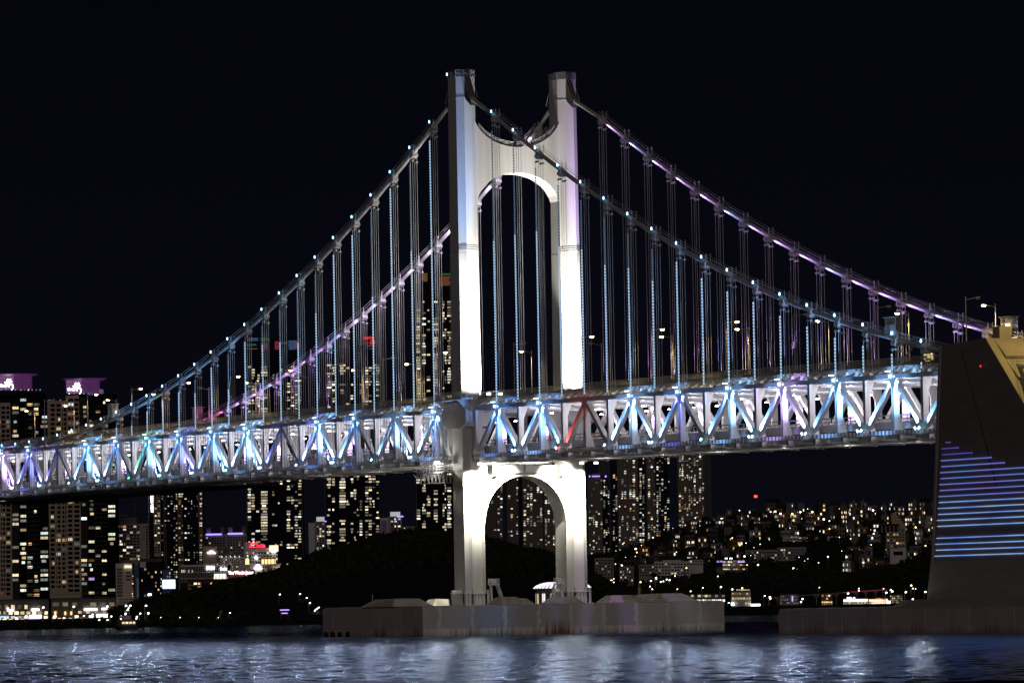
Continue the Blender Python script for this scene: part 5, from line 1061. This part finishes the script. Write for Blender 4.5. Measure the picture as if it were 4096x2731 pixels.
O = lb('white mid-rise block with dark eaves right of the balcony hotel', 2756, 2812, 2236, 2264, 2900, 'wall_white', 5, 11, .05, ['white']); O.blk('roof', 2748, 2818, 2230, 2237, 'roof_dark', -1, 14); O.close()
for (x0, x1, y0, y1, lab) in ((2380, 2455, 2232, 2345, 'grey apartment block with warm lit stair column behind the pier'), (2478, 2535, 2266, 2325, 'small gabled apartment block with a lit corner room'), (2556, 2618, 2258, 2312, 'square apartment block left of the balcony hotel')):
    O = lb(lab, x0, x1, y0, y1, 2850, 'wall_grey', 6, 11.2, .24, RC); O.close()
O = lb('long grey apartment terrace with gables across the mid hillside', 2982, 3110, 2200, 2246, 2980, 'wall_grey', 12, 11, .18, ['cool', 'cream', 'green']); O.close(); O = lb('right half of the grey gabled terrace on the mid hillside', 3110, 3225, 2190, 2240, 2990, 'wall_grey', 11, 11, .2, ['cool', 'cream', 'warm']); O.close()
Sx = Bld('spa_building', 'terraced spa building with blue roof lettering and warm decks', 'spa', 2820, 2925, zbase=px(2925, 2300, 2820)[1]-4)
Sx.blk('base', 2865, 2990, 2268, 2300, 'wall_dim', 0, 14, base=True); Sx.blk('drum', 2890, 2962, 2240, 2268, 'wall_grey', 2, 10); Sx.text('HILL SPA', 2878, 2245, 7, 'sign_violet', -.6, wide=.62); Sx.text('HILL SPA', 2965, 2244, 7, 'sign_violet', -.6, wide=.72)
for y, m_ in ((2246, 'win_cream'), (2258, 'hot_warm'), (2275, 'win_warm')): Sx.grid(2892, 2980, y-4, y+5, 9, 8, .8, ['warm', 'cream', 'amber'], dark=None, dy=-.1 if y > 2270 else 1.9, wf=.85, hf=.5)
for x in (2900, 2906, 2918, 2925): Sx.blk('roof_flood', x, x+4, 2230, 2234, 'sign_white', 0, .4)
Sx.close()
O = lb('amber-lit apartment block with stepped gable behind dark pines', 3545, 3622, 2128, 2200, 2960, 'wall_tan', 6, 11.5, .25, ['amber', 'warm', 'warm']); O.close()
O = Bld('stepped_house', 'tall pale stepped gable house on the upper right hillside', 'house', 3250, 3590, zbase=20)
for i in range(6): O.blk('gable_step', 3566+i*9, 3578+i*9, 2050+max(0, i-1)*11, 2118, 'wall_tan', .1*i, 6, base=True)
O.blk('dark_front', 3520, 3596, 2095, 2140, 'roof_dark', -3, 6, base=True); O.piers(3526, 3590, 2102, 2128, 4, 2, 'wall_white', -3.2)
O = lb('plain pale warehouse block on the right bluff', 3560, 3625, 2194, 2232, 2700, 'wall_white', 1, 30, .0, WM); O.close()
# street lights scattered over the hillside
def pole_lamp(label, x, y, D, mt='lamp_white', h=7.0, ppx=None, group='small street lights on the far shore', power=0, colr=(1, .85, .6), r=.42):
    a, z = px(x, y, D); t = empty('street_light', cw(a, D, z-h), CROT); tag(t, label, 'street light', group); MB().tube([(0, 0, 0), (0, 0, h)], .09, 5).build('post', 'lamp_post', t); MB().tube([(0, 0, h-.2), (.5, -.3, h)], .06, 5).build('arm', 'lamp_post', t)
    MB().loft([[(.5+r*f*math.cos(q), -.3+r*f*math.sin(q), h+dz) for q in np.linspace(0, 2*PI, 9)[:-1]] for f, dz in ((.35, -r*.8), (1, -.1), (.8, r*.5), (.2, r*.8))]).build('lantern', mt, t)
glow('far_amber', (1, .62, .26), 7); glow('far_white', (1, .95, .85), 7); glow('far_cool', (.85, .95, 1), 6); glow('far_red', (1, .04, .03), 5)
HL = [(3098, 2045, 'far_amber'), (3119, 2054, 'far_amber'), (3166, 2055, 'far_amber'), (3198, 2047, 'far_amber'), (3246, 2047, 'far_amber'), (3292, 2076, 'far_white'), (3170, 2272, 'far_white'), (3028, 2258, 'far_white'), (3383, 2142, 'far_white'), (3500, 2124, 'far_amber'), (3516, 2124, 'far_amber'), (2974, 2224, 'far_white'), (3489, 2040, 'far_white'), (3662, 2175, 'far_white'), (3360, 2122, 'far_amber'), (2540, 2194, 'far_white'), (3480, 2118, 'far_amber'), (3660, 2108, 'far_amber'), (3668, 2112, 'far_amber'), (3325, 2294, 'far_amber'), (2600, 2322, 'far_amber'), (2640, 2326, 'far_white'), (3116, 2358, 'far_white'), (2990, 2390, 'far_white'), (3105, 2418, 'far_white')]
for i, (x, y, m_) in enumerate(sorted(HL)): pole_lamp('bright %s street light on the far hillside, %s from the left' % ('amber' if m_ == 'far_amber' else 'white', ordw(i)), x, y, 2760 if y > 2200 else 3380, m_, power=0, r=.62 if y < 2200 else .45)
rr_ = random.Random(9); Hs = sorted((rr_.uniform(2430, 3750), rr_.uniform(2730, 3640)) for _ in range(64))
for i, (x, D) in enumerate(Hs):
    z = hz(x, D)+6.5; v = cw(px(x, 2200, D)[0], D, z); t = empty('street_light', v-Vector((0, 0, 6.5)), CROT); tag(t, 'small lane lamp among the hillside houses, %s from the left' % ordw(i), 'street light', 'lane lamps on the hillside')
    MB().tube([(0, 0, 0), (0, 0, 6.5)], .08, 5).build('post', 'lamp_post', t); r0 = rr_.choice([.2, .3, .45]); MB().loft([[(r0*f*math.cos(q), r0*f*math.sin(q), 6.5+dz) for q in np.linspace(0, 2*PI, 8)[:-1]] for f, dz in ((.3, -r0*.7), (1, 0), (.25, r0*.7))]).build('lantern', ('far_amber', 'far_white', 'far_amber', 'far_cool', 'far_white')[i % 5], t)
t = empty('radio_mast', cw(px(3025, 2100, 3750)[0], 3750, 30)); tag(t, 'thin dark mast with a red warning light above the hillside', 'mast'); hmast = px(3025, 1983, 3750)[1]-30; m = MB()
for sx_ in (-1, 1):
    for sy_ in (-1, 1): m.beam((sx_*1.2, sy_*1.2, 0), (sx_*.2, sy_*.2, hmast-1), .12, .12, (1, 0, 0))
m.build('lattice', 'dark_metal', t); MB().box(-.8, .8, -.8, .8, hmast-1, hmast+.6).build('warning_light', 'far_red', t)
# ---------------------------------------------------------------- lit strip along the right shore
def strip(label, x0, x1, y0, y1, D, wall, rows, cat='shop', name='shore_building'):
    O = Bld(name, label, cat, D, (x0+x1)/2); O.blk('wall', x0, x1, y0, 2440, wall, 0, 12, base=True); O.blk('roof_edge', x0-1, x1+1, y0-2, y0+1, 'wall_dark', -.5, 13)
    for ya, yb, c, mts, wf in rows:
        for i in range(c):
            mt = random.choice(mts)
            if mt is None: continue
            xa = x0+(x1-x0)*(i+.5)/c; a, z1 = O.P(xa, ya); _, z0 = O.P(xa, yb); put('window', pane(mt), O.o, (a, -.05, z0), scale=((x1-x0)/c*wf/FPX*D, 1, z1-z0))
    return O
Z_ = [None]
strip('grey shore building with a long bright ground floor, half behind the pier', 2660, 2735, 2378, 2420, 2420, 'wall_grey', [(2380, 2386, 6, ['win_cool']+Z_*3, .6), (2392, 2404, 8, ['win_cool', 'win_white', 'dim_cool']+Z_, .8)])
strip('flat-roofed shore pavilion with greenish lit windows above the pier end', 2735, 2900, 2376, 2420, 2430, 'wall_dim', [(2378, 2386, 12, ['win_cream', 'hot_warm', 'dim_cream']+Z_, .8), (2396, 2405, 22, ['win_cool', 'hot_white', 'win_green', 'win_cream'], .8)])
O = strip('lit white shore house with amber rooftop lamps right of the pier', 2926, 3004, 2362, 2430, 2400, 'wall_grey', [(2370, 2376, 8, ['win_amber', 'dim_amber']+Z_, .7), (2388, 2396, 7, ['win_warm', 'win_cream']+Z_, .7), (2408, 2414, 6, ['dim_warm', 'win_warm']+Z_, .7)])
for i in range(9): O.blk('roof_lamp', 2946+i*6, 2949+i*6, 2356, 2359.5, 'hot_warm', -.8, .4)
O.blk('shop_sign', 3004, 3040, 2414, 2432, 'shop_white', -2, 3); O.blk('shop_front', 3006, 3044, 2431, 2438, 'shop_white', -1, 2); O.blk('wall_lamp', 2924, 2937, 2409, 2420, 'shop_white', -1.5, .5)
strip('bluish shore block with a glowing vertical violet sign', 3120, 3196, 2376, 2430, 2420, 'wall_dim', [(2382, 2387, 9, ['dim_cool', 'dim_violet']+Z_, .6), (2394, 2400, 9, ['dim_cool']+Z_, .6), (2408, 2413, 9, ['dim_cool', 'dim_white']+Z_, .6)]).blk('vertical_sign', 3167, 3172, 2382, 2404, 'hot_violet', -1, .5)
strip('dark shore block with amber windows left of the brightest restaurant', 3286, 3330, 2372, 2430, 2420, 'wall_dim', [(2378, 2384, 5, ['win_amber', 'hot_amber']+Z_, .7), (2390, 2396, 5, ['win_amber']+Z_, .7), (2404, 2410, 5, ['hot_amber', 'win_warm'], .7), (2416, 2422, 5, ['hot_warm', 'win_amber'], .7)])
O = strip('brilliantly lit shore restaurant with white eaves lights', 3374, 3470, 2394, 2430, 2400, 'wall_cream', [(2403, 2412, 14, ['dim_warm', 'dim_amber']+Z_, .8), (2414, 2422, 10, ['win_warm', 'dim_warm']+Z_, .7)])
O.blk('eaves_light', 3374, 3468, 2397, 2403, 'shop_white', -1.2, .6)
for x in (3390, 3400, 3415): O.blk('roof_flood', x-3, x+4, 2387, 2395, 'sign_white', -1, .5)
O = strip('overexposed white shop front beside the anchorage pier', 3476, 3552, 2392, 2430, 2390, 'wall_cream', [(2396, 2404, 8, ['hot_warm', 'shop_warm'], .9)])
O.blk('shop_front', 3486, 3545, 2413, 2425, 'sign_white', -1, 1); O.blk('red_sign', 3506, 3524, 2391, 2396, 'dot_red', -1, .4); O.blk('wall_lamp', 3546, 3560, 2402, 2416, 'shop_white', -2, .6)
strip('gridded hotel front with warm rooms left of the anchorage', 3560, 3610, 2378, 2430, 2420, 'wall_dim', [(2381+i*8, 2386+i*8, 7, ['win_amber', 'win_warm', 'dim_warm', 'dim_cream']+Z_, .6) for i in range(6)])
rr_ = random.Random(5); Ws = sorted((rr_.uniform(2375, 3700), rr_.choice([2345, 2360, 2378, 2392, 2405, 2414])+rr_.uniform(-8, 8)) for _ in range(38))
Ws = sorted(Ws+[(rr_.uniform(2390, 2960), rr_.uniform(2296, 2350)) for _ in range(22)])
for i, (x, y) in enumerate(Ws): pole_lamp('small quayside lamp below the bluff, %s from the left' % ordw(i), x, y-.0186*(x-2900), 2440 if y > 2344 else 2610, ('far_white', 'far_amber', 'far_white', 'far_cool')[i % 4], h=4.5, r=rr_.choice([.2, .28, .4]), group='quayside lamps below the bluff', power=120 if i % 3 == 0 else 0, colr=(1, .8, .5))
# elevated railway on the shore
E_ = Bld('elevated_railway', 'thin elevated railway viaduct with red-lit beam on the right shore', 'viaduct', 2480, 3480); E_.bar('track_beam', 3060, 2391, 3545, 2357, 4.5, 'wall_brown', 0); E_.bar('red_light_line', 3370, 2368, 3545, 2356.5, 1.4, 'led_wine', -.6)
for i, x in enumerate((3110, 3180, 3265, 3345, 3425, 3463, 3502, 3540)):
    y = 2391-(x-3060)*.0701; a, z1 = E_.P(x, y); put('column', unit('wall_brown'), E_.o, (a, -.2, 0), scale=(.5, .8, z1)); MB().prism([(-1.6, 0), (1.6, 0), (.25, -1.8), (-.25, -1.8)], lambda q, z: (a+q, -.2, z1+z), lambda q, z: (a+q, .6, z1+z)).build('column_head', 'wall_brown', E_.o)
for i, (x, y) in enumerate(((3388, 2372), (3541, 2369), (3565, 2364), (3619, 2367), (3697, 2366), (3647, 2395), (3346, 2422), (3360, 2424), (3206, 2394), (3075, 2386))): pole_lamp('white quay light near the elevated railway, %s from the left' % ordw(sorted([3388, 3541, 3565, 3619, 3697, 3647, 3346, 3360, 3206, 3075]).index(x)), x, y, 2380, 'far_white', h=5, r=.4)
# ---------------------------------------------------------------- round pavilion with glowing ribbed roof, lighthouse, gazebo
N_ = Bld('domed_pavilion', 'round seaside pavilion with glowing white ribbed dome behind the far leg', 'pavilion', 1965, 2250)
cxp = N_.P(2250, 2352)[0]; zr = N_.P(2250, 2350)[1]; R0 = 118/FPX*1965; zt3 = N_.P(2250, 2326)[1]
for i in range(40):
    t0 = 2*PI*i/40; t1 = t0+2*PI/40*.62; A_ = [(f, z) for f, z in ((1.0, zr), (.9, zr+(zt3-zr)*.45), (.72, zr+(zt3-zr)*.8), (.5, zt3))]; m = MB()
    for (f0, z0), (f1, z1) in zip(A_[:-1], A_[1:]): m.add([(cxp+R0*f0*math.cos(t0), 12+R0*f0*math.sin(t0), z0), (cxp+R0*f0*math.cos(t1), 12+R0*f0*math.sin(t1), z0), (cxp+R0*f1*math.cos(t1), 12+R0*f1*math.sin(t1), z1), (cxp+R0*f1*math.cos(t0), 12+R0*f1*math.sin(t0), z1)], [(0, 1, 2, 3)])
    m.build('roof_rib', 'pav_white' if 'pav_white' in M else glow('pav_white', (.92, .86, 1.0), 1.5), N_.o)
MB().loft([[(cxp+R0*f*math.cos(t), 12+R0*f*math.sin(t), z) for t in np.linspace(0, 2*PI, 33)[:-1]] for f, z in ((.97, zr-.15), (.88, zr+(zt3-zr)*.4), (.7, zr+(zt3-zr)*.74), (.45, zt3-.2))]).build('dome', 'wall_grey', N_.o)
MB().loft([[(cxp+R0*.9*math.cos(t), 12+R0*.9*math.sin(t), z) for t in np.linspace(0, 2*PI, 33)[:-1]] for z in (0, zr-.2)]).build('hall', 'wall_dim', N_.o)
for i in range(16): t0 = 2*PI*i/16; put('window', pane('win_white' if i % 3 else 'win_warm'), N_.o, (cxp+R0*.905*math.cos(t0), 12+R0*.905*math.sin(t0), zr*.35), scale=(1.6, 1, zr*.45), rot=(0, 0, t0+PI/2))
t = empty('lighthouse', cw(px(2557, 2340, 2200)[0], 2200, 1), CROT); tag(t, 'small cream lighthouse in front of the dark trees right of the far leg', 'lighthouse'); zl = px(2557, 2336, 2200)[1]
MB().loft([[(r*math.cos(q), r*math.sin(q), z) for q in np.linspace(0, 2*PI, 13)[:-1]] for r, z in ((.75, 0), (.55, zl*.75), (.85, zl*.76), (.85, zl*.8))]).build('shaft', 'wall_cream', t); MB().loft([[(r*math.cos(q), r*math.sin(q), z) for q in np.linspace(0, 2*PI, 13)[:-1]] for r, z in ((.45, zl*.8), (.45, zl*.95), (.05, zl*1.03))]).build('lantern', 'wall_grey', t)
t = Bld('gazebo', 'small violet-lit gazebo on the dark lawn left of the pier', 'gazebo', 1960, 1138); t.blk('roof', 1120, 1156, 2436, 2440, 'sign_violet', -1, 4)
for x in (1123, 1152): t.blk('post', x, x+2, 2440, 2462, 'crown_violet_dim', -1, .3, base=True)
t.blk('bench', 1126, 1150, 2449, 2453, 'sign_violet', 0, 1)
# ---------------------------------------------------------------- lamps and trees along the left promenade
PLs = [(26, 2432, 1), (168, 2428, 1), (290, 2425, 1), (424, 2424, 1), (499, 2421, 1), (516, 2421, 1), (579, 2421, 1), (588, 2451, 1), (505, 2438, 0), (542, 2465, 0), (556, 2452, 0), (498, 2452, 0), (330, 2462, 0), (365, 2456, 0), (440, 2464, 0), (210, 2466, 0), (100, 2462, 0), (60, 2470, 0), (250, 2470, 0), (392, 2478, 0), (425, 2478, 0), (480, 2462, 0)]
for i, (x, y, big) in enumerate(sorted(PLs)): pole_lamp('%s white lamp on the left promenade, %s from the left' % ('tall' if big else 'low', ordw(i)), x, y, 1860, 'far_white', h=max(2.5, px(x, y, 1860)[1]-1), r=.34 if big else .26, group='promenade lamps', power=700 if big else 0, colr=(1, .88, .65))
for i, (x, y) in enumerate(((880, 2447), (915, 2450), (1115, 2376), (1196, 2374), (1222, 2390), (1235, 2410), (1345, 2391), (1612, 2394), (1270, 2428), (1262, 2434), (1255, 2440))): pole_lamp('path lamp on the dark headland slope, %s from the left' % ordw(sorted([880, 915, 1115, 1196, 1222, 1235, 1345, 1612, 1270, 1262, 1255]).index(x)), x, y, 2010 if y > 2400 else 2060, 'far_white', h=3.5, r=.26, group='path lamps on the headland', power=350 if x in (1222, 1235, 880) else 0, colr=(1, .88, .6))
def tree(label, x, D, h, r, seed, zb_=1.0, mt='leaf_lit', group='small trees on the left bank'):
    a = px(x, 2450, D)[0]; t = empty('tree', cw(a, D, zb_), CROT); tag(t, label, 'tree', group); MB().tube([(0, 0, 0), (.08, .05, h*.35), (-.05, .1, h*.75)], [.18, .13, .05], 6).build('trunk', 'bark', t)
    for k in range(3): q = k*2.1; MB().tube([(0, 0, h*.35), (r*.5*math.cos(q), r*.5*math.sin(q), h*.7)], [.08, .03], 5).build('limb', 'bark', t)
    rr = np.random.default_rng(seed); C = [(rr.normal(0, r*.45), rr.normal(0, r*.45), h*.68+rr.normal(0, r*.3)) for _ in range(7)]; o = leaves('crown', C, [r*.55]*7, 42, .20, mt, seed=seed); o.parent = t
for i, x in enumerate((622, 655, 692, 735, 778, 812, 850, 900, 945, 990)): tree('small promenade tree left of the violet gazebo, %s from the left' % ordw(i), x+random.uniform(-8, 8), 1880, random.uniform(3.2, 4.6), random.uniform(1.3, 1.9), 60+i)
for i, x in enumerate((638, 715, 790, 868)): pole_lamp('low garden lamp among the promenade trees, %s from the left' % ordw(i), x, 2468, 1872, 'far_white', h=2.2, r=.12, group='garden lamps', power=260, colr=(1, .9, .5))
# ---------------------------------------------------------------- small excursion boat
bt = empty('excursion_boat', cw(px(505, 2520, 1470)[0], 1470, 0), CROT+.25); tag(bt, 'small dark excursion boat with warm deck lights on the black water', 'boat')
MB().loft([[(-2.2, -5, .2), (2.2, -5, .2), (2.2, 4, .2), (0, 7, .6), (-2.2, 4, .2)], [(-2.7, -5.3, 1.4), (2.7, -5.3, 1.4), (2.7, 4.4, 1.5), (0, 8, 1.9), (-2.7, 4.4, 1.5)]]).build('hull', 'wall_dark', bt)
MB().box(-2.0, 2.0, -4, 3, 1.5, 3.0).build('cabin', 'wall_grey', bt); MB().box(-2.3, 2.3, -4.4, 3.3, 3.0, 3.12).build('cabin_roof', 'wall_dark', bt); MB().box(-1.2, 1.2, -1.5, 2.4, 3.12, 4.3).build('wheelhouse', 'wall_grey', bt)
MB().tube([(0, .5, 4.3), (0, .5, 6.2)], .05, 5).build('mast', 'lamp_post', bt)
for x in (-1.5, -.5, .5, 1.5): put('window', pane('hot_warm'), bt, (x, -4.02, 2.0), scale=(.7, 1, .5))
for x, z in ((-2.2, 3.2), (-.9, 4.5), (2.2, 3.2), (0, 6.2)): MB().box(x-.13, x+.13, -4.3, -4.05, z, z+.26).build('deck_light', 'far_white', bt)
